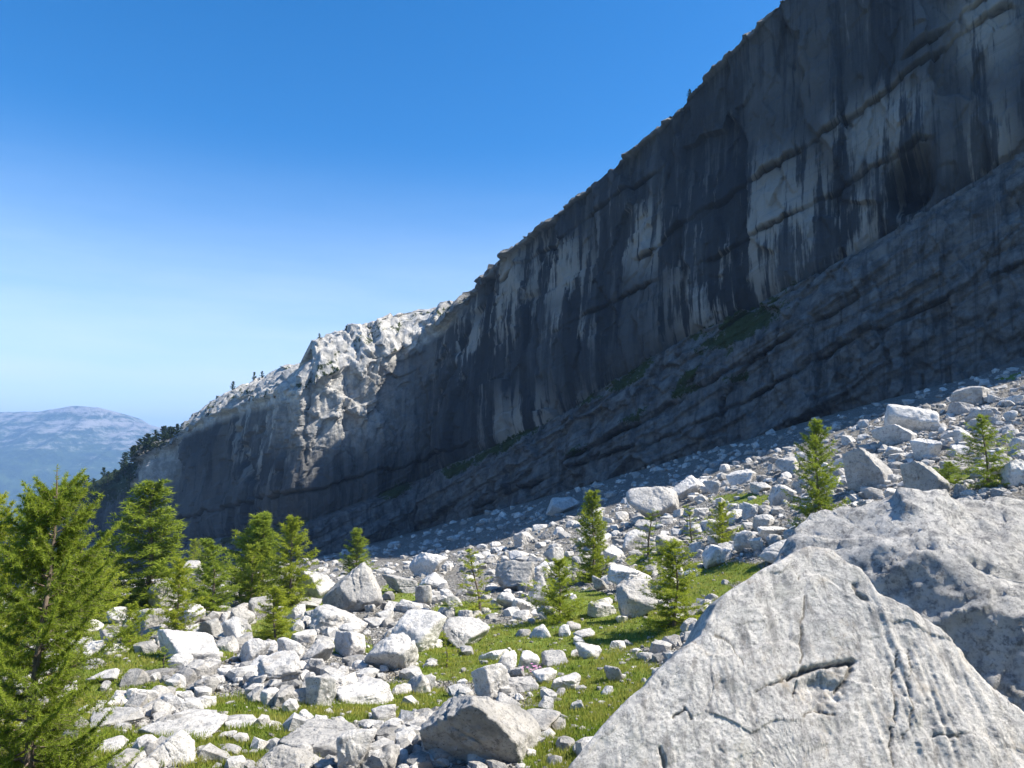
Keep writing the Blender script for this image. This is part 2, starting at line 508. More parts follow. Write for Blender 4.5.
for p in [(0, 0, -1.9), (0, 6, -4.6), (0, 12, -7.2), (-8, 3, -6), (-9, 11, -8.0), (7, 5, -3.2), (9, 13, -4.6), (14, 22, -4.6), (25, 15, -1.0), (30, 32, -1.6),
          (42, 42, 0.5), (60, 25, 6), (90, 40, 12), (-30, 15, -11), (-45, 40, -14), (-80, 60, -21), (-120, 120, -32), (0, -25, -3), (50, -30, 6), (-50, -30, -14),
          (-160, 200, -42)]:
    ctrl.append(np.array(p, float))
for s in np.linspace(S_A - 220, S_B + 60, 14):
    X, Y = plan(s); nx, ny = plan_n(s)
    off = 0.24 * (z_ledge(s) - z_base(s)) + 3
    ctrl.append(np.array([X + nx * off, Y + ny * off, z_base(s) + 0.5]))
ctrl = np.array(ctrl)
def tps(r2):
    return r2 * np.log(r2 + 1e-9)
_c2 = ctrl[:, :2] / 100.0
_n = len(ctrl)
_K = tps(((_c2[:, None] - _c2[None]) ** 2).sum(-1)) + np.eye(_n) * 0.002
_Pm = np.c_[np.ones(_n), _c2]
_A = np.block([[_K, _Pm], [_Pm.T, np.zeros((3, 3))]])
_w = np.linalg.solve(_A, np.r_[ctrl[:, 2], 0, 0, 0])
def ground_z(x, y, detail=True):
    x = np.asarray(x, float).ravel(); y = np.asarray(y, float).ravel()
    q = np.c_[x, y] / 100.0
    z = np.zeros(len(q))
    for a in range(0, len(q), 20000):
        b = q[a:a + 20000]
        z[a:a + 20000] = tps(((b[:, None] - _c2[None]) ** 2).sum(-1)) @ _w[:_n] + _w[_n] + b @ _w[_n + 1:]
    rad = np.hypot(x, y - 80)
    z = np.clip(z, -140, 60)
    f = smooth(260, 1500, rad)
    z = z * (1 - f) + f * (-330)
    if detail:
        P = np.c_[x, y, np.zeros_like(x)]
        z = z + 0.55 * fbm(P / 6.0, 4) * smooth(10, 25, rad * 0 + np.hypot(x, y)) + 25 * fbm(P / 400.0, 3) * smooth(300, 900, rad)
    return z

_lx, _ly = np.arange(-200, 200, 1.0), np.arange(0, 320, 1.0)
_LG = ground_z(*[a.ravel() for a in np.meshgrid(_lx, _ly)], False).reshape(len(_ly), len(_lx))
def ground_fast(x, y):
    u = np.clip(np.asarray(x) + 200, 0, len(_lx) - 1.001); v = np.clip(np.asarray(y), 0, len(_ly) - 1.001)
    i, j = u.astype(int), v.astype(int); a, b = u - i, v - j
    return (_LG[j, i] * (1 - a) + _LG[j, i + 1] * a) * (1 - b) + (_LG[j + 1, i] * (1 - a) + _LG[j + 1, i + 1] * a) * b

def hit_ground(px, py):
    """first terrain point along the sight line"""
    d = ray(px, py)
    Y = np.concatenate([np.arange(14, 60, 0.25), np.arange(60, 260, 1.0)])
    P = d[None] / d[1] * Y[:, None]
    gz = ground_z(P[:, 0], P[:, 1])
    below = np.where(P[:, 2] < gz)[0]
    if len(below) == 0:
        return None
    k = below[0]
    return np.array([P[k, 0], P[k, 1], gz[k]])

# grass meadows of the field: centre and half-size as seen in the photograph, used to lay them out on the ground
GRASS = [(520, 645, 95, 20), (470, 662, 60, 18), (600, 630, 70, 18), (600, 695, 62, 42), (570, 745, 50, 36), (405, 702, 45, 18), (345, 713, 80, 9),
         (255, 735, 48, 20), (215, 752, 62, 20), (150, 692, 34, 9), (122, 746, 46, 14), (300, 750, 30, 8), (92, 692, 36, 34), (55, 745, 70, 36), (305, 607, 32, 9), (275, 632, 26, 14), (135, 662, 30, 14),
         (235, 706, 30, 9), (402, 592, 20, 10), (468, 610, 32, 8), (580, 603, 42, 12), (645, 628, 50, 18), (725, 572, 42, 10), (690, 590, 40, 12),
         (350, 648, 22, 7), (110, 603, 60, 12), (50, 625, 60, 30), (650, 560, 22, 9), (745, 500, 32, 6),
         (210, 655, 22, 8), (540, 720, 30, 14), (120, 645, 26, 12), (330, 625, 16, 6), (430, 640, 22, 10), (950, 480, 26, 7), (560, 560, 14, 7)]
def grass_px(px, py):
    g = np.zeros(np.shape(px))
    for cx, cy, rx, ry in GRASS:
        d2 = ((px - cx) / rx) ** 2 + ((py - cy) / ry) ** 2
        g = np.maximum(g, 1.15 - 0.65 * d2)
    return np.clip(g, 0, 1)
def grass_at(x, y, z):
    P = np.stack([x, y, z], -1)
    px, py, dep = project(P)
    inside = (px > -30) & (px < 1054) & (py < 800) & (py > 380) & (dep > 14)
    wild = 0.5 + 0.6 * fbm(np.c_[x, y, x * 0] / 9.0, 3)
    return np.where(inside, grass_px(px, py), np.clip(wild, 0, 1))

def axis(lo, hi, step, far, grow):
    a = list(np.arange(lo, hi + 1e-6, step))
    d = step
    while a[-1] < far:
        d *= grow; a.append(a[-1] + d)
    d = step
    while a[0] > -far:
        d *= grow; a.insert(0, a[0] - d)
    return np.array(a)
gx = axis(-62, 100, 0.62, 11000, 1.16)
gy = axis(8, 165, 0.62, 11000, 1.16)
XX, YY = np.meshgrid(gx, gy)
xf, yf = XX.ravel(), YY.ravel()
zf = ground_z(xf, yf)
cs, _s = cliff_signed(xf, yf)
zf = np.where((cs < -6) & (np.hypot(xf, yf) < 1500), np.minimum(zf, z_base(np.clip(_s, 0, S_TOT)) - 12), zf)
gr_attr = grass_at(xf, yf, zf)
gr_attr = np.where((cs < 60) & (np.hypot(xf, yf) < 900), 0.25 * gr_attr, gr_attr)
tpx, tpy, tdep = project(np.c_[xf, yf, zf])
trail = np.where((tdep > 14), np.exp(-((tpx - 118 - (690 - tpy) * 0.12) / 7.0) ** 2) * smooth(664, 676, tpy) * smooth(716, 704, tpy), 0)
far_attr = smooth(230, 420, np.hypot(xf, yf - 80))
g_me = mesh_from('ground', np.c_[xf, yf, zf], grid_faces(len(gy), len(gx)), True, {'grass': gr_attr, 'far': far_attr, 'trail': np.clip(trail, 0, 1)})
tag(add('ground', g_me, M_GROUND), kind='structure')

# ------------------------------------------------------------------ cliff
spx = np.interp(_fine_s, _fine_s, np.clip(_ppx, -200, 1100))
in_a, in_b = S_A - 15, S_B + 40
# columns evenly spaced as seen, coarse outside the view
ss = np.linspace(in_a, in_b, 4000)
X_, Y_ = plan(ss)
wpx = 512 + FPX * X_ / Y_
cum = np.r_[0, np.cumsum(np.abs(np.diff(wpx)) + 0.02)]
cols = np.interp(np.linspace(0, cum[-1], 800), cum, ss)
cols = np.r_[np.linspace(0, in_a, 70)[:-1], cols, np.linspace(in_b, S_TOT, 40)[1:]]
NLOW, NUP, NCR, NBK = 130, 215, 46, 12
sX, sY = plan(cols); nX, nY = plan_n(cols)
zb, zl, zt = z_base(cols), z_ledge(cols), z_top(cols)
zl = np.minimum(zl, zt - 8); zb = np.minimum(zb, zl - 4)
cpx = np.where(sY > 20, 512 + FPX * sX / np.maximum(sY, 20), 3000)
crest_w = 1.6 + 14.0 * smooth(500, 400, cpx) * smooth(60, 130, cpx) + 5 * smooth(180, 90, cpx)
rows_z, rows_o, rows_k = [], [], []
hl = zl - zb
for f in np.linspace(-0.25, 1, NLOW):                   # lower slabs, about 68 degrees
    rows_z.append(zb + f * hl)
    rows_o.append(0.24 * hl * (1 - f) + 3.0 + 0.06 * hl * math.sin(math.pi * max(f, 0)))
    rows_k.append(np.full_like(cols, 0.0))
zu0, zu1 = zl + 0.6, zt - crest_w
for f in np.linspace(0, 1, NUP):                        # upper wall: undercut at the ledge, then leaning back a little
    z = zu0 + f * (zu1 - zu0)
    h = z - zu0
    under = 4.0 * np.exp(-h / 5.0)
    rows_z.append(z)
    rows_o.append(1.5 - under - 0.10 * h)
    rows_k.append(np.full_like(cols, 1.0))
top_o = rows_o[-1]
for f in np.linspace(0, 1, NCR)[1:]:                    # broken crest, laid back
    rows_z.append(zu1 + crest_w * math.sin(f * math.pi / 2) ** 0.9)
    rows_o.append(top_o - crest_w * 1.15 * f - 0.3 * f)
    rows_k.append(np.full_like(cols, 2.0))
last_o, last_z = rows_o[-1], rows_z[-1]
for f in np.linspace(0, 1, NBK)[1:]:                    # back of the ridge
    rows_z.append(last_z - 2 - 10 * f - f ** 2 * (last_z - zb + 25) * 0.9)
    rows_o.append(last_o - 95 * f - 1)
    rows_k.append(np.full_like(cols, 3.0))
RZ, RO, RK = np.array(rows_z), np.array(rows_o), np.array(rows_k)
nr, nc = RZ.shape
SS = np.broadcast_to(cols, RZ.shape)
NXX, NYY = np.broadcast_to(nX, RZ.shape), np.broadcast_to(nY, RZ.shape)
BX, BY = np.broadcast_to(sX, RZ.shape), np.broadcast_to(sY, RZ.shape)
P0 = np.stack([BX + NXX * RO, BY + NYY * RO, RZ], -1)
px0, py0, _d = project(P0.reshape(-1, 3))
px0, py0 = px0.reshape(RZ.shape), py0.reshape(RZ.shape)
flat = lambda a: a.ravel()
sfl, zfl = flat(SS), flat(RZ)
strat = zfl + 0.48 * sfl
wall = flat(RK == 1).astype(float); low = flat(RK == 0).astype(float); crs = flat(RK == 2).astype(float); back = flat(RK == 3).astype(float)
v3 = lambda a, b, c=0: np.stack([a, b, np.full_like(a, c) if np.isscalar(c) else c], -1)
off = np.zeros_like(sfl)
off += 5.0 * fbm(v3(sfl / 46, zfl / 70, 3.1), 3) * (1 - back)
off += 1.5 * fbm(v3(sfl / 13, zfl / 60, 8.7), 4, ridged=True) * (0.9 * wall + 0.35 * low + 0.6 * crs)
off += 0.45 * fbm(v3(sfl / 2.6, zfl / 22, 1.9), 3) * wall
# bedding steps that dip to the left
wob = 5 * fbm(v3(sfl / 60, zfl / 60, 5.5), 2) + 1.2 * fbm(v3(sfl / 9, zfl / 9, 2.5), 2)
for sc, amp in ((17.0, 1.0), (6.5, 0.5)):
    q = (strat + wob) / sc
    fr = q - np.floor(q)
    cell = noise(v3(np.floor(q) * 1.37 + 0.5, sfl / (sc * 3.5), 4.4))
    off += amp * (cell * 1.6 + (fr - 0.5) * 0.9) * (0.55 * wall + 1.0 * low + 0.6 * crs)
wu = sfl + 1.5 * noise(v3(sfl / 6, zfl / 6, 1.1)); wz = zfl + 2.0 * noise(v3(sfl / 6, zfl / 6, 2.1)); wst = wz + 0.48 * sfl
off += wall * (3.4 * cells(wu / 10, wz / 30, 1) + 1.1 * cells(wu / 3.4, wz / 9, 2))
wst2 = zfl + 0.48 * sfl + 0.8 * noise(v3(sfl / 14, zfl / 14, 2.1))
off += low * (2.4 * cells(sfl / 90, wst2 / 10, 3) + 0.9 * cells(sfl / 42, wst2 / 4, 4) + 0.6 * cells(sfl / 10, wst2 / 2.4, 5) + 3.0 * cells(wu / 14, wst / 13, 11) + 1.4 * cells(wu / 3, wz / 9, 12) + 2.0 * cells(wu / 6, wst / 5, 8) * smooth(0.0, 0.35, noise(v3(sfl / 30, zfl / 18, 41.0))))
vv = np.where(crs > 0, flat(RO) * 0.8 + zfl, zfl)
off += crs * (3.4 * cells(wu / 7, vv / 6, 6) + 1.5 * cells(wu / 2.6, vv / 2.6, 7))
# blocky facets
for sc, amp in ((14.0, 1.4), (5.0, 0.75), (2.2, 0.35)):
    off += amp * fbm(v3(sfl / sc, zfl / sc, 9.1 + sc), 3, ridged=True) * (0.18 * wall + 0.30 * low + 1.6 * crs)
# lit buttress is rugged
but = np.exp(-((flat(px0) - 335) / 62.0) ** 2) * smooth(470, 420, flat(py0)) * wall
for sc, amp in ((16.0, 4.0), (6.5, 2.2), (3.0, 0.9)):
    off += but * 0.15 * amp * fbm(v3(sfl / sc, zfl / (sc * 1.4), 30 + sc), 3, ridged=True) + but * 1.0 * amp * cells(wu / sc, wz / (sc * 1.3), int(sc * 10))
off += 11 * np.exp(-((flat(px0) - 163 - (flat(py0) - 450) * -0.12) / 9.0) ** 2) * (wall + crs) * smooth(560, 500, flat(py0))
# named roofs, grooves and the cave, drawn where they cross the wall
seam = np.zeros_like(off)
def line_feature(pts, width, depth, step, xr=10):
    global seam
    xs = [p[0] for p in pts]; ys = [p[1] for p in pts]
    d = flat(py0) - np.interp(flat(px0), xs, ys) - 3.5 * noise(v3(sfl / 9.0, zfl * 0, 7.7)) - 1.5 * np.floor(2.5 * noise(v3(sfl / 6.0, zfl * 0, 9.7)))
    m = smooth(xs[0] - xr, xs[0] + xr, flat(px0)) * smooth(xs[-1] + xr, xs[-1] - xr, flat(px0))
    m = m * (0.25 + 0.9 * smooth(-0.35, 0.3, noise(v3(sfl / 11.0, zfl * 0, 3.9))))
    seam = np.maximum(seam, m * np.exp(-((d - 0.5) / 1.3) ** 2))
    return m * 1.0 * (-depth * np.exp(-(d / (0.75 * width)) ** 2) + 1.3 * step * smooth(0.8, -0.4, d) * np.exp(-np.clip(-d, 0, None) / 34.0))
off += wall * line_feature([(640, 262), (700, 215), (765, 174), (830, 132), (880, 98), (960, 36), (1010, 5)], 2.2, 2.4, 2.2)
off += wall * line_feature([(700, 268), (780, 222), (850, 185), (890, 160), (930, 140)], 2.0, 1.8, 1.4)
off += wall * line_feature([(500, 280), (560, 240), (620, 200), (660, 172)], 1.8, 1.4, 1.0)
off += wall * line_feature([(560, 332), (600, 312), (660, 280)], 2.0, 1.6, 1.0)
off += wall * line_feature([(905, 62), (945, 30), (985, 0)], 3.0, 3.0, 2.5)
off += low * line_feature([(560, 468), (640, 425), (700, 388), (780, 345), (860, 300)], 2.6, 2.4, 1.8)
off += low * line_feature([(640, 452), (740, 405), (840, 350), (940, 300), (1024, 262)], 2.2, 2.0, 1.6)
off += low * line_feature([(480, 505), (560, 474), (640, 446)], 2.2, 2.0, 1.4)
off += (low + wall) * line_feature([(180, 520), (260, 500), (330, 486), (420, 462), (470, 445)], 2.0, 2.0, 1.6)
fx_, fy_ = flat(px0), flat(py0)
cave = np.exp(-(((fx_ - 912) / 22) ** 2 + ((fy_ - 182 + 0.45 * (fx_ - 912)) / 26) ** 2) ** 2)
off -= wall * cave * 15
cwx = fx_ + 5 * noise(v3(sfl / 9, zfl / 9, 21.0)) + 2 * noise(v3(sfl / 3, zfl / 3, 22.0))
def crack_line(pts, w, depth):
    d = np.full(fx_.shape, 1e9)
    for (x0, y0), (x1, y1) in zip(pts[:-1], pts[1:]):
        t = np.clip(((cwx - x0) * (x1 - x0) + (fy_ - y0) * (y1 - y0)) / ((x1 - x0) ** 2 + (y1 - y0) ** 2), 0, 1)
        d = np.minimum(d, np.hypot(cwx - x0 - t * (x1 - x0), fy_ - y0 - t * (y1 - y0)))
    return -depth * np.exp(-(d / (0.6 * w)) ** 2) * (0.3 + 0.8 * smooth(-0.3, 0.2, noise(v3(sfl / 10, zfl / 7, 31.0))))
off += crack_line([(234, 400), (243, 440), (252, 475), (262, 520)], 4.5, 4.0) * (wall + low)
off += crack_line([(690, 110), (655, 215), (640, 330)], 2.0, 1.2) * wall
off += crack_line([(500, 250), (470, 330), (430, 440), (400, 500)], 5.0, 3.0) * wall
off += crack_line([(545, 230), (535, 300), (540, 380)], 3.0, 1.6) * wall
dz = np.zeros_like(off)
dz += crs * (1.0 * noise(v3(sfl / 9.0, sfl * 0, 55.0)) + 2.4 * cells(wu / 5, vv / 4, 9) + 0.7 * fbm(v3(sfl / 7.0, zfl / 9, flat(RO) / 7.0), 4) + 0.8 * fbm(v3(sfl / 2.5, zfl / 3, 6.1), 3)) * np.minimum(1, flat(np.broadcast_to(crest_w, RZ.shape)) / 5)
dz += back * 4 * fbm(v3(sfl / 30, flat(RO) / 30, 2.2), 4)
ledge_row = np.zeros_like(off)
V = P0.reshape(-1, 3).copy()
V[:, 0] += flat(NXX) * off
V[:, 1] += flat(NYY) * off
V[:, 2] += dz
def blob(cx, cy, rx, ry, rot=0.0):
    dx, dy = fx_ - cx, fy_ - cy
    c, s = math.cos(R(rot)), math.sin(R(rot))
    u, w = (dx * c + dy * s) / rx, (-dx * s + dy * c) / ry
    return np.exp(-(u * u + w * w) ** 1.5)
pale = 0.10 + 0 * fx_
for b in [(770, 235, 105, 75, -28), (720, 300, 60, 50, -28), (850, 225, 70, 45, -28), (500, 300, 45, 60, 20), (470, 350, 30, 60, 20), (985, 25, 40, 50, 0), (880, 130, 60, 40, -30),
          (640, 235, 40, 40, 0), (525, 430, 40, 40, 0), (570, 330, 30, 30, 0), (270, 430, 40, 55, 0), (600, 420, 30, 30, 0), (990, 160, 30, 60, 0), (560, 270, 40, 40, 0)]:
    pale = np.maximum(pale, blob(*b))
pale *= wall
veg = low * 0.0
for pts, w in (([(200, 545), (300, 525), (450, 470), (540, 432), (600, 400), (690, 342), (760, 312), (830, 278)], 9), ([(520, 485), (600, 440), (680, 395), (760, 372)], 7), ([(620, 430), (690, 380), (740, 345)], 8)):
    d = fy_ - np.interp(fx_, [p[0] for p in pts], [p[1] for p in pts]) - 4 * noise(v3(sfl / 8, zfl / 8, 12.1))
    veg = np.maximum(veg, np.exp(-(d / w) ** 2) * smooth(pts[0][0] - 20, pts[0][0] + 20, fx_) * smooth(pts[-1][0] + 15, pts[-1][0] - 15, fx_))
veg = veg * smooth(-0.35, 0.25, noise(v3(sfl / 16.0, zfl / 16.0, 14.0)))
veg = np.maximum(veg, blob(745, 330, 60, 14, -24))
veg = np.maximum(veg, blob(110, 470, 62, 34, -38) * 1.2)
veg = np.maximum(veg, crs * smooth(0.5, 0.75, 0.5 + 0.5 * noise(v3(sfl / 9.0, flat(RO) / 5.0, 3.3)) + 0.06) * 0.6)
crest_a = np.clip(crs * (0.35 + 0.65 * smooth(480, 430, fx_)) + back + wall * but * 0.9 + wall * smooth(5, 0, flat(np.broadcast_to(zu1, RZ.shape)) - zfl) * smooth(480, 440, fx_), 0, 1)  # crest stone, plus sunlight on the buttress put into the colour
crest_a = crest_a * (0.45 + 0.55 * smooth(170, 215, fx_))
crest_a = np.maximum(crest_a, 0.8 * blob(168, 450, 14, 55, 12) * wall)  # sunlit rib lightened in colour as well
along = np.cumsum(np.gradient(cols) * np.where(cpx < 300, 0.38, 1.0))
along = flat(np.broadcast_to(along, RZ.shape)).copy()
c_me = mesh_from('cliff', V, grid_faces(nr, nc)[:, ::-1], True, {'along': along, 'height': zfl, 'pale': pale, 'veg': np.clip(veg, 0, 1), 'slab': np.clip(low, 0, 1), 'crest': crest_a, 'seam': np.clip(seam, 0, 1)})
tag(add('cliff', c_me, M_CLIFF), kind='structure')
CV = V
CPX, CPY, CDEP = project(V)
CN = flat(RK)
def cliff_at(px, py, rad=2.5):
    m = np.where((np.abs(CPX - px) < rad) & (np.abs(CPY - py) < rad) & (CDEP > 50) & (CN < 2.6))[0]
    if len(m) == 0:
        return None
    return CV[m[np.argmin(CDEP[m])]]
def crest_at(px):
    """skyline point of the wall near a column"""
    m = np.where((np.abs(CPX - px) < 1.5) & (CDEP > 50) & (CN < 2.6))[0]
    return CV[m[np.argmin(CPY[m])]] if len(m) else None

# ------------------------------------------------------------------ far mountain
mx_ = np.linspace(-9500, 3000, 420)
mv = np.linspace(0, 1, 120)
sil = sorted([(-600, 425), (-300, 400), (-150, 418), (-60, 410), (0, 413), (40, 412), (62, 408.5), (78, 406.5), (100, 408.5), (115, 413), (130, 421), (180, 432), (300, 445), (500, 452)])
MY = 6200.0
mpx = 512 + FPX * mx_ / MY
mz = MY * (450 - np.interp(mpx, [p[0] for p in sil], [p[1] for p in sil])) / FPX * 1.008
MX, MVv = np.meshgrid(mx_, mv)
hz = MVv * (mz[None] + 420) - 420
P = np.stack([MX, MY - (1 - MVv) ** 1.15 * 1500, hz], -1).reshape(-1, 3)
amp = (np.sin(np.clip(MVv, 0, 1) * math.pi) * 0.9 + 0.06).ravel()
nn = fbm(np.stack([P[:, 0] / 520, P[:, 2] / 1300, P[:, 0] * 0 + 4], -1), 5, ridged=True)
P[:, 1] -= 260 * amp * nn
P[:, 2] += 60 * amp * fbm(P / 300.0, 4) + 14 * fbm(P / 110.0, 4)
mb = P.reshape(120, 420, 3)[-1].copy()
backs = [mb + np.array([0, 900.0 * k, -160.0 * k * k]) for k in (0.5, 1.2)]
P = np.concatenate([P] + backs)
hn = np.r_[MVv.ravel(), np.ones(840)]
m_me = mesh_from('mountain', P, grid_faces(122, 420), True, {'height': hn})
tag(add('mountain', m_me, M_MOUNT), kind='structure')

# ------------------------------------------------------------------ rocks
_ICO = {}
def ico(sub):
    if sub not in _ICO:
        bm = bmesh.new()
        bmesh.ops.create_icosphere(bm, subdivisions=sub, radius=1)
        bm.verts.ensure_lookup_table()
        _ICO[sub] = (np.array([v.co[:] for v in bm.verts]), np.array([[v.index for v in f.verts] for f in bm.faces]))
        bm.free()
    return _ICO[sub]

def boulder_shape(seed, sub, style='b', planes=None, rough=1.0):
    rs = np.random.RandomState(seed)
    D, Fc = ico(sub)
    k = {'b': 9, 's': 9, 'r': 16, 'p': 8}[style]
    N = rs.normal(size=(k, 3))
    N /= np.linalg.norm(N, axis=1)[:, None]
    d = rs.uniform(0.52, 0.95, k)
    if style == 'b':                                   # three joint directions make blocks
        a = rs.uniform(0, math.pi)
        e1 = np.array([math.cos(a), math.sin(a), rs.uniform(-.3, .3)]); e2 = np.array([-math.sin(a), math.cos(a), rs.uniform(-.3, .3)])
        e3 = np.array([rs.uniform(-.35, .35), rs.uniform(-.35, .35), 1])
        E = np.array([e1, -e1, e2, -e2, e3, -e3]); E /= np.linalg.norm(E, axis=1)[:, None]
        E = E[rs.permutation(6)[:4]]
        M_ = rs.normal(size=(4, 3)); M_ /= np.linalg.norm(M_, axis=1)[:, None]
        N = np.r_[N[:5], M_, E]; d = np.r_[rs.uniform(0.50, 0.92, 9), rs.uniform(0.48, 0.80, 4)]
    if style == 's':
        N = np.r_[N, [[rs.uniform(-.2, .2), rs.uniform(-.3, .0), 1]]]; d = np.r_[d, 0.5]
        N[-1] /= np.linalg.norm(N[-1])
    if style == 'p':                                   # peaked
        for a in np.linspace(0, 2 * math.pi, 5)[:-1] + rs.uniform(0, 1.5):
            n = np.array([math.cos(a) * 0.8, math.sin(a) * 0.8, 0.6 + rs.uniform(-.15, .2)])
            N = np.r_[N, [n / np.linalg.norm(n)]]; d = np.r_[d, rs.uniform(0.5, 0.65)]
    if planes is not None:
        pn = np.array([q[:3] for q in planes], float)
        d = rs.uniform(0.88, 1.1, len(d))
        N = np.r_[N, pn / np.linalg.norm(pn, axis=1)[:, None]]; d = np.r_[d, [q[3] for q in planes]]
    kk = 15 if style == 'r' else rs.uniform(22, 44)
    q = np.clip(D @ N.T / d, 0, None)
    r = ((q ** kk).sum(1) + 0.55 ** kk) ** (-1 / kk)
    V = D * r[:, None]
    o = rs.uniform(0, 60, 3)
    disp = 0.11 * fbm(V * 1.3 + o, 3) + 0.05 * fbm(V * 3.4 + o, 3, ridged=True) + 0.05 * fbm(V * 5 + o + 9, 3)
    if sub >= 4:
        disp += 0.04 * fbm(V * 9 + o, 3)
    for c in range(rs.randint(0, 3)):                  # joints
        n = rs.normal(size=3); n /= np.linalg.norm(n)
        dist = V @ n - rs.uniform(-.35, .35) + 0.05 * noise(V * 4 + o)
        disp -= 0.07 * np.exp(-(dist / 0.03) ** 2) if sub >= 4 else 0
    V = V + D * (disp * rough)[:, None]
    lo, hi = V.min(0), V.max(0)
    return (V - (lo + hi) / 2) / (hi - lo), Fc

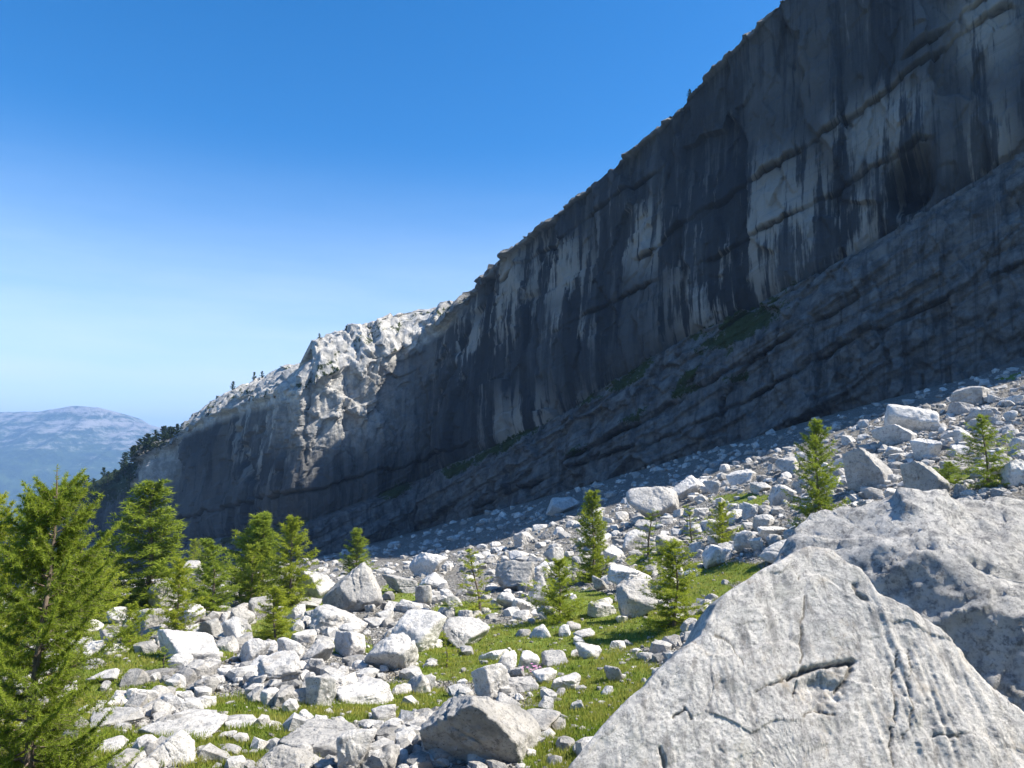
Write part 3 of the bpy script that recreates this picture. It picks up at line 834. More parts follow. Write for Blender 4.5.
HERO = [
 # seen box, style, label
 (296, 569, 334, 601, 'b', 'squat pale block left of the tall white peaked boulder in mid field'),
 (322, 562, 383, 612, 'W', 'tall white peaked boulder standing highest in the middle of the boulder field'),
 (409, 552, 448, 577, 'r', 'smooth white dome of rock sitting on the skyline edge against the dark shadow'),
 (417, 572, 447, 590, 'r', 'low rounded rock directly below the white dome on the shadow edge'),
 (309, 604, 368, 633, 'b', 'broad white boulder with a dark undercut left end below the peaked boulder'),
 (248, 595, 273, 613, 'b', 'small pale rock with dark left side beneath the larch at left centre'),
 (230, 605, 256, 627, 'r', 'rounded pale rock upper one of two at the foot of the twin larches'),
 (222, 616, 245, 642, 'b', 'upright white rock lower one of two at the foot of the twin larches'),
 (388, 609, 447, 653, 'b', 'large overhanging boulder with brown shaded right flank in the middle of the field'),
 (364, 632, 419, 674, 'r', 'large pale round boulder leaning against the overhanging boulder from lower left'),
 (334, 631, 366, 659, 'b', 'cracked pale rock between the broad white boulder and the pale round boulder'),
 (443, 616, 490, 647, 's', 'long flat topped white block right of the overhanging boulder'),
 (239, 638, 271, 666, 'r', 'smooth grey rounded boulder with bushes growing on its left'),
 (301, 638, 335, 663, 's', 'smooth white slab tilted left in the middle of the rock pile'),
 (277, 637, 304, 659, 'b', 'bright white block wedged left of the tilted smooth slab'),
 (288, 597, 323, 609, 's', 'thin flat ledge of rock under the squat pale block'),
 (291, 629, 317, 643, 's', 'low white stone lying left of the broad undercut boulder'),
 (321, 627, 338, 640, 'r', 'small stone just under the broad undercut boulder'),
 (382, 574, 418, 593, 'b', 'jagged rubble block left of the white dome on the skyline'),
 (415, 585, 432, 607, 'b', 'narrow upright rock below the low rounded rock of the skyline'),
 (376, 608, 394, 622, 'b', 'small dark sided rock in the gap left of the overhanging boulder'),
 (257, 650, 302, 689, 'b', 'large rough textured boulder in the left half of the rock pile'),
 (305, 675, 337, 708, 'b', 'grey upright block with a shaded left side standing on grass'),
 (260, 687, 284, 708, 'b', 'pale angular rock below the rough textured boulder'),
 (233, 670, 252, 684, 'r', 'small round white stone upper left of the rough boulder'),
 (247, 672, 270, 692, 'b', 'pale wedge of rock leaning on the rough textured boulder'),
 (336, 678, 394, 706, 's', 'long low white slab right of the grey upright block'),
 (403, 674, 431, 694, 'b', 'small block with a dark grey left face alone in the grass'),
 (224, 717, 289, 736, 's', 'long flat white slab in the grass near the bottom left'),
 (279, 717, 359, 758, 's', 'big bright white slab spreading across the lower field'),
 (336, 728, 377, 772, 'b', 'grey boulder with shaded left half at the right end of the bright slab'),
 (248, 744, 328, 782, 'p', 'grey ridged boulder cut by the bottom edge of the picture'),
 (372, 744, 400, 772, 'r', 'rounded pale stone with deep shade beside it at the bottom edge'),
 (371, 704, 396, 723, 'b', 'small block in the pile above the shaded bottom rocks'),
 (380, 718, 402, 732, 'b', 'small pale wedge touching the left end of the big dark faced boulder'),
 (219, 743, 242, 758, 's', 'flat cream stone half sunk in grass near the bottom left'),
 (419, 694, 542, 790, 'D', 'big boulder with a dark shaded front and sunlit top at the bottom centre'),
 (471, 663, 509, 699, 'b', 'upright pale block standing directly behind the big dark faced boulder'),
 (494, 650, 517, 678, 'b', 'tall narrow white rock leaning on the upright pale block'),
 (518, 650, 540, 671, 'b', 'white rock split by a dark diagonal crack in the meadow'),
 (505, 676, 539, 693, 's', 'flat stone at the right foot of the upright pale block'),
 (551, 672, 581, 691, 's', 'flat pale stone alone in the meadow right of centre'),
 (531, 667, 557, 684, 's', 'low pale slab running down from the cracked white rock'),
 (575, 642, 602, 660, 'b', 'pale stone in the upper meadow nearest the big front block'),
 (528, 624, 552, 639, 's', 'small white slab at the upper edge of the meadow under the bushy larch'),
 (563, 621, 581, 632, 'r', 'small white round stone right below the bushy larch'),
 (573, 628, 595, 639, 's', 'small flat stone just under the round stone at the meadow edge'),
 (512, 708, 561, 737, 's', 'low broken white slab in the meadow right of the big dark faced boulder'),
 (494, 692, 521, 710, 'r', 'rough lumpy stone touching the back of the big dark faced boulder'),
 (450, 752, 512, 790, 's', 'smooth white slab in front of the dark faced boulder at the bottom edge'),
 (420, 674, 436, 693, 'b', 'small white stone right of the dark sided block in the grass'),
 (616, 579, 658, 617, 'b', 'grey cube shaped block with flat sides beside the green larch right of centre'),
 (604, 665, 625, 682, 'b', 'small dark sided stone in the meadow close to the big front block'),
 (626, 486, 679, 521, 'r', 'large rough domed boulder on the sunlit edge below the cliff shadow'),
 (495, 560, 535, 592, 'b', 'pale boulder with undercut base right of the small dark larch'),
 (543, 547, 564, 565, 'b', 'grey block left of the tall slim larch at the shadow edge'),
 (531, 561, 551, 581, 'b', 'shaded block under the grey block near the shadow edge'),
 (496, 592, 520, 610, 's', 'triangular grey stone under the pale undercut boulder'),
 (526, 575, 549, 608, 'p', 'steep shaded rock touching the bushy larch on its left'),
 (508, 550, 530, 563, 'b', 'small block on the very edge of the cliff shadow left of the slim larch'),
 (622, 529, 647, 552, 'b', 'grey block with a shaded left side below the large domed boulder'),
 (655, 534, 683, 553, 's', 'bright slab between the two small larches right of centre'),
 (607, 564, 657, 588, 's', 'wide low rock shelf right of the tall slim larch foot'),
 (592, 575, 609, 591, 'b', 'small pointed rock at the foot of the tall slim larch'),
 (546, 497, 580, 514, 's', 'pale slab lying in the cliff shadow left of the large domed boulder'),
 (615, 511, 629, 523, 'r', 'little round rock touching the left of the large domed boulder'),
 (669, 475, 705, 499, 'p', 'pointed rock right of the large domed boulder on the shadow edge'),
 (703, 480, 720, 497, 'b', 'short block touching the pointed rock on the shadow edge'),
 (768, 484, 797, 506, 'b', 'grey faced block left of the tall right hand larch'),
 (842, 447, 895, 492, 'L', 'big boulder with a flat shaded left face right of the tall larch'),
 (794, 450, 814, 467, 'b', 'block on the shadow edge left of the tall larch tip'),
 (871, 424, 918, 446, 'L', 'brown shaded rounded rock in front of the large white slab up the slope'),
 (884, 404, 940, 438, 's', 'large bright slab high on the right hand slope'),
 (951, 386, 991, 409, 'b', 'split white boulder at the top edge of the sunlit slope on the right'),
 (909, 438, 942, 467, 's', 'pale rock sloping down right of the shaded flat boulder'),
 (953, 427, 973, 447, 'b', 'small grey rock left of the larch at the right edge'),
 (900, 460, 951, 500, 'L', 'shaded boulder with a sunlit right slope just above the pitted outcrop'),
 (999, 459, 1034, 488, 'b', 'grey rock at the right edge behind the pitted outcrop'),
 (1003, 410, 1018, 423, 'r', 'small white round stone near the right edge of the upper slope'),
 (1010, 437, 1034, 455, 's', 'slab at the right edge right of the larch'),
 (733, 530, 753, 553, 'r', 'dark sided round rock in the hollow left of the front block tip'),
 (758, 539, 793, 564, 'r', 'pale rounded rock touching the tip of the big front block'),
 (702, 544, 732, 569, 's', 'smooth white slab behind the slender larch right of centre'),
 (757, 526, 786, 540, 's', 'flat slab bridging the hollow above the front block tip'),
 (749, 537, 763, 553, 'b', 'small brown sided stone in the hollow by the flat slab'),
 (862, 487, 884, 501, 'r', 'small loaf shaped stone above the left part of the pitted outcrop'),
 (696, 519, 720, 533, 's', 'bright stone between the two saplings below the pointed rock'),
 (157, 629, 221, 667, 'L', 'boulder with a black shaded left face and bright right side near the left larches'),
 (146, 581, 175, 610, 'b', 'pale cracked block under the broad left larch'),
 (99, 628, 122, 648, 'L', 'dark tilted rock left of the small round larch'),
 (79, 618, 104, 633, 'r', 'low white stone among the bushes at left'),
 (106, 611, 130, 625, 'r', 'small white rock above the dark tilted rock'),
 (134, 608, 166, 635, 'b', 'white broken rock left of the narrow dark larch'),
 (76, 639, 99, 651, 's', 'flat white stone left of the dark tilted rock'),
 (102, 642, 130, 655, 's', 'smooth white stone below the dark tilted rock'),
 (85, 668, 120, 686, 's', 'flat pale slab on the left of the worn trail'),
 (143, 685, 171, 705, 'r', 'white rounded rock right of the worn trail'),
 (151, 701, 172, 719, 'b', 'white stone with dark left side below the rounded rock by the trail'),
 (194, 676, 220, 695, 'r', 'round grey white boulder in the centre left rubble'),
 (69, 713, 89, 732, 'r', 'round white stone close to the big left larch'),
 (89, 706, 145, 732, 's', 'long bright slab below the worn trail'),
 (136, 708, 229, 739, 's', 'very long smooth slab crossing the lower left meadow'),
 (87, 735, 139, 759, 's', 'smooth flat white slab near the bottom left corner by the larch'),
 (142, 729, 197, 776, 'W', 'upright white leaf shaped slab at the bottom left'),
 (94, 757, 139, 780, 's', 'white slab cut by the bottom edge beside the leaf shaped slab'),
 (78, 700, 107, 715, 's', 'thin tilted slab in the grass left of the worn trail'),
 (217, 668, 236, 681, 'r', 'small round stone right of the round grey white boulder'),
 (182, 659, 207, 674, 'b', 'small broken rock under the black faced boulder'),
 (177, 560, 208, 585, 's', 'long bright slanting rock high up between the left larches'),
 (184, 603, 206, 624, 'b', 'rough white rock right of the narrow dark larch'),
 (199, 618, 224, 636, 'b', 'layered rough rock above the black faced boulder'),
]
SPECIAL = {
 'D': [(-0.12, -0.90, -0.42, 0.12), (0.66, -0.10, 0.74, 0.58), (-0.55, -0.1, 0.85, 0.60), (0.9, -0.3, 0.1, 0.85), (0.1, 0.3, 0.95, 0.62)],
 'L': [(-0.85, -0.50, -0.16, 0.24), (0.45, -0.35, 0.80, 0.50), (0.1, 0.3, 0.95, 0.6)],
 'W': [(0.25, -0.75, 0.60, 0.35), (-0.6, -0.1, 0.8, 0.55), (0.8, -0.1, 0.6, 0.6)],
}
def place_boulder(box, style, seed):
    x0, y0, x1, y1 = box
    g = hit_ground((x0 + x1) / 2, min(y1, 775))
    if g is None:
        g = at((x0 + x1) / 2, y1, 120)
    if y1 > 775:
        g = hit_ground((x0 + x1) / 2, 770)
    wpx = x1 - x0
    sub = 6 if wpx > 76 else (5 if wpx > 28 else 4)
    V, Fc = boulder_shape(seed, sub, 'b' if style in 'DLW' else style, SPECIAL.get(style))
    d = g[1]
    w, h = wpx / FPX * d, (y1 - y0) / FPX * d
    dep = w * (0.75 if style != 's' else 0.9)
    dep = min(dep, 1.6 * w)
    cx, cz = 0.0, 0.0
    sw, sh, zc, xc = w, h * 1.15, g[2] + h * 0.42, g[0]
    yc = d + dep * 0.38
    for it in range(5):
        P = V * [sw, dep, sh] + [xc, yc, zc]
        px, py, _ = project(P)
        a0, a1, b0, b1 = px.min(), px.max(), py.min(), py.max()
        sw *= wpx / (a1 - a0)
        xc += ((x0 + x1) / 2 - (a0 + a1) / 2) / FPX * yc
        # top edge as seen; bottom stays sunk a little below the ground line
        sh = max(0.25 * h, sh * (1 + 0.6 * (((y1 - y0) * 1.12) / (b1 - b0) - 1)))
        zc += ((b0 - y0) / FPX * yc) * 0.8
    gz = ground_z([xc], [yc])[0]
    if zc - sh / 2 > gz - 0.1 * sh:                    # never hover: grow down into the ground
        bot = gz - 0.12 * sh
        top = zc + sh / 2
        zc, sh = (top + bot) / 2, top - bot
    base = np.array([xc, yc, zc - sh / 2])
    Vl = V * [sw, dep, sh] + [0, 0, sh / 2]
    return base, Vl, Fc, sub
occupied = []
for i, h in enumerate(HERO):
    base, Vl, Fc, sub = place_boulder(h[:4], h[4], 300 + i * 7)
    me = mesh_from('boulder', Vl, Fc, sub >= 4)
    tag(add('boulder', me, M_BOULDER, loc=base), h[5], 'boulder', 'boulders strewn over the field')
    occupied.append(h[:4])
OCC = np.array(occupied, float)

# ---- the two great blocks in front
def plane_frame(p0, tilt, yaw):
    a, b = R(tilt), R(yaw)
    ex = np.array([math.cos(b), math.sin(b), 0])
    fw = np.array([-math.sin(b), math.cos(b), 0])
    eu = fw * math.sin(a) + np.array([0, 0, math.cos(a)])
    nb = fw * math.cos(a) - np.array([0, 0, math.sin(a)])
    return np.array(p0, float), ex, eu, nb
def on_plane(fr, px, py):
    p0, ex, eu, nb = fr
    d = ray(px, py)
    t = (p0 @ nb) / (d @ nb)
    q = d * np.asarray(t)[..., None] - p0
    return np.stack([q @ ex, q @ eu], -1)
FR = plane_frame(at(800, 680, 7.4), 33, 6)
outl = [(566, 770), (585, 745), (604, 724), (640, 690), (676, 657), (694, 641), (704, 622), (716, 603), (742, 585), (770, 570), (790, 556), (804, 551), (822, 555), (838, 566), (852, 574),
        (864, 590), (870, 600), (886, 607), (910, 620), (934, 636), (956, 660), (975, 684), (1000, 706), (1024, 724), (1070, 768), (1130, 850), (1120, 1000), (980, 1120), (760, 1130), (600, 1060), (525, 930), (535, 830)]
o2 = on_plane(FR, np.array([p[0] for p in outl], float), np.array([p[1] for p in outl], float))
cen = on_plane(FR, np.array([800.0]), np.array([800.0]))[0]
rel = o2 - cen
ang = np.unwrap(np.arctan2(rel[:, 1], rel[:, 0]))
if ang[-1] < ang[0]:
    rel, ang = rel[::-1], ang[::-1]
NTH, NF, NB = 640, 160, 30
th = np.linspace(0, 2 * math.pi, NTH, endpoint=False)
ord_ = np.argsort(ang % (2 * math.pi))
aa, rr = (ang % (2 * math.pi))[ord_], np.hypot(rel[:, 0], rel[:, 1])[ord_]
rad_t = np.interp(th, np.r_[aa[-1] - 2 * math.pi, aa, aa[0] + 2 * math.pi], np.r_[rr[-1], rr, rr[0]])
rad_t = rad_t * (1 + 0.012 * fbm(v3(np.cos(th) * 6, np.sin(th) * 6, 1.0), 4))
rf = np.linspace(0.0, 1, NF) ** 0.75
rings = [(r, -(1 - r ** 14) ** (1 / 14.0) * 0.22) for r in rf]
rings += [(max(0.02, (1 - f ** 3.0) ** (1 / 1.6)), f * 2.6) for f in np.linspace(0, 1, NB)[1:]]
RRg = np.array([r for r, _ in rings])[:, None]; WW = np.array([w for _, w in rings])[:, None] * np.ones((1, NTH))
U = cen[0] + RRg * rad_t * np.cos(th); Wv = cen[1] + RRg * rad_t * np.sin(th)
p0, ex, eu, nb = FR
Pf = p0 + U.ravel()[:, None] * ex + Wv.ravel()[:, None] * eu + WW.ravel()[:, None] * nb
ffx, ffy, _ = project(Pf)
front = smooth(0.15, -0.2, WW.ravel())
disp = 0.10 * fbm(Pf * 0.55 + 3, 3) + 0.035 * fbm(Pf * 1.5 + 9, 3) + 0.014 * fbm(Pf * 6 + 2, 3) + 0.012 * fbm(Pf * 16, 3, ridged=True)
uu, ww = U.ravel(), Wv.ravel()
fu, fw2 = uu + 0.12 * noise(Pf * 2.2), ww + 0.12 * noise(Pf * 2.2 + 20)
disp += 0.020 * cells((fu + 0.3 * fw2) / 0.9, (fw2 - 0.25 * fu) / 0.65, 61) + 0.010 * cells(fu / 0.3, (fw2 - 0.3 * fu) / 0.22, 62)
# runnels on the right half
fl = smooth(850, 890, ffx) * smooth(1040, 1000, ffx) * smooth(780, 740, ffy) * 0.9 + 0.12
rn = fbm(np.stack([uu * 7.5, ww * 0.35, uu * 0 + 2], -1), 3, ridged=True)
disp += front * fl * 0.030 * (-np.abs(rn) ** 1.2 * 1.6 + 0.5)
crk = np.zeros_like(uu)
gwx = ffx + 6 * noise(Pf * 2.5) + 3.0 * noise(Pf * 8.0) + 1.5 * noise(Pf * 21.0)
gwy = ffy + 6 * noise(Pf * 2.5 + 40) + 3.0 * noise(Pf * 8.0 + 40) + 1.5 * noise(Pf * 21.0 + 40)
gww = 0.35 + 0.75 * smooth(-0.4, 0.5, fbm(Pf * 4.0 + 70, 3))
def groove(pts, w, depth):
    global crk, disp
    d = np.full(ffx.shape, 1e9)
    for (x0, y0), (x1, y1) in zip(pts[:-1], pts[1:]):
        t = np.clip(((gwx - x0) * (x1 - x0) + (gwy - y0) * (y1 - y0)) / ((x1 - x0) ** 2 + (y1 - y0) ** 2), 0, 1)
        d = np.minimum(d, np.hypot(gwx - x0 - t * (x1 - x0), gwy - y0 - t * (y1 - y0)))
    e = np.exp(-(d / (0.8 * w * gww)) ** 2) * front
    disp -= 0.6 * depth * e
    crk = np.maximum(crk, e)
groove([(752, 695), (770, 686), (795, 676)], 2.0, 0.06)
groove([(786, 681), (808, 668), (835, 664), (852, 660)], 5.5, 0.16)
groove([(850, 662), (848, 676), (838, 690)], 4.0, 0.10)
groove([(796, 682), (797, 697)], 2.2, 0.08)
groove([(806, 717), (812, 711), (835, 712)], 2.2, 0.07)
groove([(897, 650), (893, 685), (892, 725), (890, 768)], 2.0, 0.05)
groove([(911, 652), (910, 690), (906, 740)], 1.8, 0.035)
groove([(805, 595), (806, 640), (803, 662)], 2.6, 0.04)
groove([(671, 719), (684, 711), (690, 722)], 2.0, 0.06)
groove([(661, 745), (663, 768)], 4.0, 0.07)
groove([(930, 732), (968, 735)], 1.6, 0.04)
groove([(715, 632), (735, 648), (742, 665)], 1.8, 0.025)
groove([(856, 583), (868, 600)], 2.2, 0.06)
groove([(790, 566), (799, 580)], 2.0, 0.04)
dent = np.exp(-(((ffx - 818) / 30) ** 2 + ((ffy - 692) / 20) ** 2) ** 2) * front
disp -= 0.08 * dent * (0.8 + 1.6 * fbm(Pf * 6, 4))
nrm = np.where((WW.ravel() < 0)[:, None], -nb, (ex * np.cos(np.tile(th, len(rings)))[:, None] + eu * np.sin(np.tile(th, len(rings)))[:, None]))
Pf = Pf + nrm * disp[:, None]
b_org = np.array([Pf[:, 0].mean(), Pf[:, 1].mean(), Pf[:, 2].min()])
fb = mesh_from('front_boulder', Pf - b_org, grid_faces(len(rings), NTH, True)[:, ::-1], True, {'crack': np.clip(crk, 0, 1)})
tag(add('front_boulder', fb, M_FORE, loc=b_org), 'huge pale grey gable shaped block with runnels and a dark hole filling the lower right', 'boulder')

# pitted outcrop behind it, cut by a few broad planes
def plane3(a, b, c):
    A, B, C = (at(*q) for q in (a, b, c))
    n = np.cross(B - A, C - A); n /= np.linalg.norm(n)
    if n[1] > 0 or (abs(n[1]) < 0.05 and n[2] < 0): n = -n
    return n, n @ A
OC = at(970, 720, 13.2)
E_ = at(908, 548, 11.4)
def pl_(n, A):
    n = np.array(n, float); n /= np.linalg.norm(n)
    return n, n @ A
pl = [pl_((-0.38, -0.40, 0.83), E_), pl_((-0.42, -0.85, 0.32), E_), pl_((0.14, -0.62, 0.77), at(975, 580, 10.9)),
      pl_((-0.55, 0.80, 0.25), at(806, 534, 12.9)), pl_((0.02, 0.45, 0.89), at(955, 483, 12.1)), pl_((-0.25, 0.25, 0.93), at(850, 503, 12.95))]
D, Fc = ico(7)
Nn = [p[0] for p in pl]; dd = [p[1] - p[0] @ OC for p in pl]
for n, dist in (((-0.2, 0.95, 0.1), 2.8), ((0.95, 0.1, 0.2), 4.2), ((-0.95, -0.1, -0.1), 4.4), ((0, -0.3, -1), 3.4)):
    n = np.array(n, float); n /= np.linalg.norm(n)
    Nn.append(n); dd.append(dist)
Nn = np.array(Nn); dd = np.array(dd)
q = np.clip(D @ Nn.T / dd, 0, None)
kk = 60
assert (dd > 0.2).all(), dd
r = (q ** kk).sum(1) ** (-1 / kk)
Po = D * r[:, None]
disp = 0.09 * fbm(Po * 0.5 + 5, 3) + 0.085 * fbm(Po * 1.6 + 1, 6, gain=0.62)
wp = Po + 0.14 * np.stack([noise(Po * 1.5 + k) for k in (3, 33, 63)], -1)
disp += 0.05 * fbm(Po * 7 + 2, 4, gain=0.6)
disp += 0.15 * cells((wp[:, 0] - 0.8 * wp[:, 2]) / 0.9, (wp[:, 1] + 0.5 * wp[:, 2] + 0.4 * wp[:, 0]) / 0.7, 51) + 0.075 * cells((wp[:, 0] - 0.6 * wp[:, 2]) / 0.32, (wp[:, 1] + 0.7 * wp[:, 2]) / 0.26, 52)
disp -= 0.05 * (1 - fbm(Po * 2.2 + 4, 3, ridged=True)) * 0.5
Po = Po + D * disp[:, None]
oo = np.array([OC[0], OC[1], OC[2] + Po[:, 2].min()])
tag(add('pitted_outcrop', mesh_from('pitted_outcrop', Po + OC - oo, Fc, True, None), M_OUT, loc=oo), 'large rough pitted rock outcrop behind the front block at the right edge', 'outcrop')
print('outcrop planes', [(np.round(p[0], 2), round(float(p[0] @ sd), 2)) for p in pl])

# ---- single rocks scattered through the field
rs = np.random.RandomState(5)
VAR = []
for k in range(14):
    V, Fc = boulder_shape(900 + k, 4, ['b', 'b', 'b', 's'][k % 4])
    VAR.append(mesh_from('rock', V * [1, 0.85, 0.8] + [0, 0, 0.26], Fc, False))
FIELD = [(0, 600), (150, 590), (330, 585), (440, 560), (540, 528), (640, 503), (740, 468), (850, 432), (940, 404), (1024, 384)]
fxs, fys = [p[0] for p in FIELD], [p[1] for p in FIELD]
zones = [
 (lambda x, y: x > 720, 'small pale rock in the bright rubble slope at upper right', 'small rocks on the upper right rubble slope'),
 (lambda x, y: x > 560, 'small rock among the rubble and saplings right of centre', 'small rocks right of centre'),
 (lambda x, y: y < 615 and x > 260, 'small white rock along the sunlit edge below the shaded talus', 'small rocks along the sunlit edge'),
 (lambda x, y: x > 400, 'small white stone lying in the green meadow at centre', 'small stones in the central meadow'),
 (lambda x, y: x > 200, 'small white rock in the dense pile left of centre', 'small rocks in the pile left of centre'),
 (lambda x, y: True, 'small white stone in the grass below the left larches', 'small stones below the left larches'),
]
made, tries = 0, 0
cand = []
while made < 188 and tries < 6000:
    tries += 1
    px, py = rs.uniform(40, 1015), rs.uniform(395, 765)
    if py < np.interp(px, fxs, fys) + 6 or (px > 560 and py > 770 - (px - 560) * 1.05 and py > 560) or (px > 700 and py > 545 - (px - 790) * 0.25):
        continue
    if px < 110 and rs.rand() < 0.7: continue
    if px > 600 and rs.rand() < 0.35: continue
    g = grass_px(np.array(px), np.array(py))
    if rs.rand() < 0.85 * g: continue
    size = 10 + 20 * rs.rand() ** 1.6
    if ((OCC[:, 0] + 2 < px) & (OCC[:, 2] - 2 > px) & (OCC[:, 1] - 2 < py - size * .3) & (OCC[:, 3] + 4 > py)).any(): continue
    if any(abs(px - c[0]) < (size + c[2]) * 0.30 and abs(py - c[1]) < (size + c[2]) * 0.2 for c in cand): continue
    gp = hit_ground(px, py)
    if gp is None: continue
    cand.append((px, py, size, gp)); made += 1
LAND = [(350, 590, 'the tall white peaked boulder'), (428, 562, 'the white dome on the skyline'), (418, 630, 'the large overhanging boulder'), (480, 740, 'the big dark faced boulder'),
        (190, 645, 'the black faced boulder'), (637, 598, 'the cube shaped block'), (652, 503, 'the large domed boulder'), (593, 540, 'the tall slim larch'), (560, 600, 'the bushy wide larch'),
        (821, 480, 'the tall right hand larch'), (868, 470, 'the big shaded boulder'), (912, 420, 'the large slab up the slope'), (970, 398, 'the split white boulder'), (990, 455, 'the larch near the right edge'),
        (280, 670, 'the rough textured boulder'), (320, 690, 'the grey upright block'), (318, 738, 'the big bright white slab'), (180, 724, 'the very long smooth slab'), (115, 719, 'the slab below the trail'),
        (146, 560, 'the broad tall larch'), (250, 570, 'the twin larches'), (490, 680, 'the upright pale block'), (677, 590, 'the slender larch'), (725, 530, 'the pale sapling'), (515, 577, 'the undercut pale boulder'),
        (688, 487, 'the pointed rock'), (782, 495, 'the grey faced block'), (170, 750, 'the leaf shaped slab'), (479, 590, 'the thin dark larch'), (566, 681, 'the flat stone in the meadow'), (775, 550, 'the front block tip')]
ORD = ['nearest', 'second nearest', 'third nearest', 'fourth nearest', 'fifth nearest', 'sixth nearest', 'seventh nearest', 'eighth nearest', 'ninth nearest', 'tenth nearest']
LABELS, byk = {}, {}
for k, c in enumerate(cand):
    dl = [math.hypot(c[0] - l[0], c[1] - l[1]) for l in LAND]
    li = int(np.argmin(dl))
    ax, ay = c[0] - LAND[li][0], c[1] - LAND[li][1]
    dr = ('left of', 'right of')[ax > 0] if abs(ax) > 1.8 * abs(ay) else (('above', 'below')[ay > 0] if abs(ay) > 1.8 * abs(ax) else ('above ' if ay < 0 else 'below ') + ('left of' if ax < 0 else 'right of'))
    byk.setdefault((li, dr), []).append((dl[li], k))
for (li, dr), L_ in byk.items():
    for r_, (_, k) in enumerate(sorted(L_)):
        LABELS[k] = 'small limestone rock ' + ORD[min(r_, 9)] + ' ' + dr + ' ' + LAND[li][2]
for k_i, (px, py, size, gp) in enumerate(cand):
    w = size / FPX * gp[1]
    for test, lab, grp in zones:
        if test(px, py): break
    o = add('rock', VAR[rs.randint(14)], M_BOULDER, loc=gp - [0, 0, 0.16 * w], rotz=rs.uniform(0, 6.28), scale=(w, w * rs.uniform(0.8, 1.2), w * rs.uniform(0.75, 1.15)))
    tag(o, LABELS[k_i], 'rock', grp)

# ---- rubble too fine to count
def scatter(name, n_try, region, smin, smax, power, sub, label, seed, keep_grass=0.12):
    rs = np.random.RandomState(seed)
    px, py = rs.uniform(-20, 1044, n_try), rs.uniform(360, 775, n_try)
    ok = region(px, py)
    px, py = px[ok], py[ok]
    g = grass_px(px, py)
    ok = rs.rand(len(px)) > np.clip(g * 1.5, 0, 1) * (1 - keep_grass)
    px, py = px[ok], py[ok]
    # march sight lines to the ground together
    d = ray(px, py); d /= d[:, 1:2]
    Yh = np.zeros(len(px)); done = np.zeros(len(px), bool)
    for Y in np.concatenate([np.arange(15, 60, 0.6), np.arange(60, 240, 2.0)]):
        idx = np.where(~done)[0]
        if len(idx) == 0: break
        Pz = d[idx] * Y
        b = Pz[:, 2] < ground_fast(Pz[:, 0], Pz[:, 1])
        Yh[idx[b]] = Y; done[idx[b]] = True
    d, Yh, px, py = d[done], Yh[done], px[done], py[done]
    Yh = Yh + rs.uniform(-0.5, 0.5, len(Yh)) * np.where(Yh < 60, 0.6, 2)
    P = d * Yh[:, None]
    P[:, 2] = ground_z(P[:, 0], P[:, 1])
    n = len(P)
    size = smin + (smax - smin) * rs.rand(n) ** power
    size = size * (0.55 + Yh / 90.0)
    base = [boulder_shape(2000 + k, sub, 'b')[0] for k in range(10)]
    Fb = ico(sub)[1]
    nv = len(base[0])
    kind = rs.randint(0, 10, n)
    B = np.array(base)[kind]
    a = rs.uniform(0, 6.28, n); c, s = np.cos(a)[:, None], np.sin(a)[:, None]
    sx = rs.uniform(0.7, 1.3, (n, 3)) * [1.1, 1.1, 0.8]
    B = B * sx[:, None, :]
    X = B[:, :, 0] * c - B[:, :, 1] * s; Y2 = B[:, :, 0] * s + B[:, :, 1] * c
    B = np.stack([X, Y2, B[:, :, 2] + 0.10], -1) * size[:, None, None] + P[:, None, :]
    Fc = (Fb[None] + (np.arange(n) * nv)[:, None, None]).reshape(-1, 3)
    me = mesh_from(name, B.reshape(-1, 3), Fc, False, {'tone': np.repeat(rs.rand(n) ** 1.4, nv)})
    print(name, n, 'stones')
    return tag(add(name, me, M_BOULDER), label, 'rubble', kind='stuff')
lit = lambda x, y: (y > np.interp(x, fxs, fys)) & ~((x > 590) & (y > 790 - (x - 560) * 1.05) & (y > 560)) & ~((x > 730) & (y > 550 - (x - 790) * 0.25))
shade = lambda x, y: (y <= np.interp(x, fxs, fys) + 3) & (y > np.interp(x, [p[0] for p in BASE_PX], [p[1] for p in BASE_PX]) - 4)
scatter('scree', 10500, lit, 0.10, 1.15, 2.7, 2, 'loose pale limestone rubble between the boulders', 21)
scatter('shaded_scree', 34000, shade, 0.10, 0.9, 3.5, 1, 'rubble of the talus lying in the cliff shadow', 22, 0.6)
scatter('upper_scree', 24000, lambda x, y: lit(x, y) & (y < 575) & (x > 330), 0.12, 0.55, 2.0, 1, 'broken stones covering the upper sunlit slope', 24, 0.5)
scatter('gravel', 30000, lit, 0.05, 0.25, 1.8, 1, 'fine broken stone covering the ground', 23, 0.28)

# ------------------------------------------------------------------ trees
def tubes(paths, radii, sides=4):
    Vs, Fs, b = [], [], 0
    for pth, rd in zip(paths, radii):
        pth = np.asarray(pth); n = len(pth)
        tg = np.gradient(pth, axis=0); tg /= np.linalg.norm(tg, axis=1)[:, None] + 1e-9
        ref = np.where(np.abs(tg[:, 2:3]) > 0.9, [[1.0, 0, 0]], [[0, 0, 1.0]])
        u = np.cross(tg, ref); u /= np.linalg.norm(u, axis=1)[:, None] + 1e-9
        w = np.cross(tg, u)
        a = np.arange(sides) * 2 * math.pi / sides
        ring = pth[:, None] + np.asarray(rd)[:, None, None] * (np.cos(a)[None, :, None] * u[:, None] + np.sin(a)[None, :, None] * w[:, None])
        Vs.append(ring.reshape(-1, 3))
        Fs.append(grid_faces(n, sides, True) + b)
        b += n * sides
    return np.concatenate(Vs), np.concatenate(Fs)

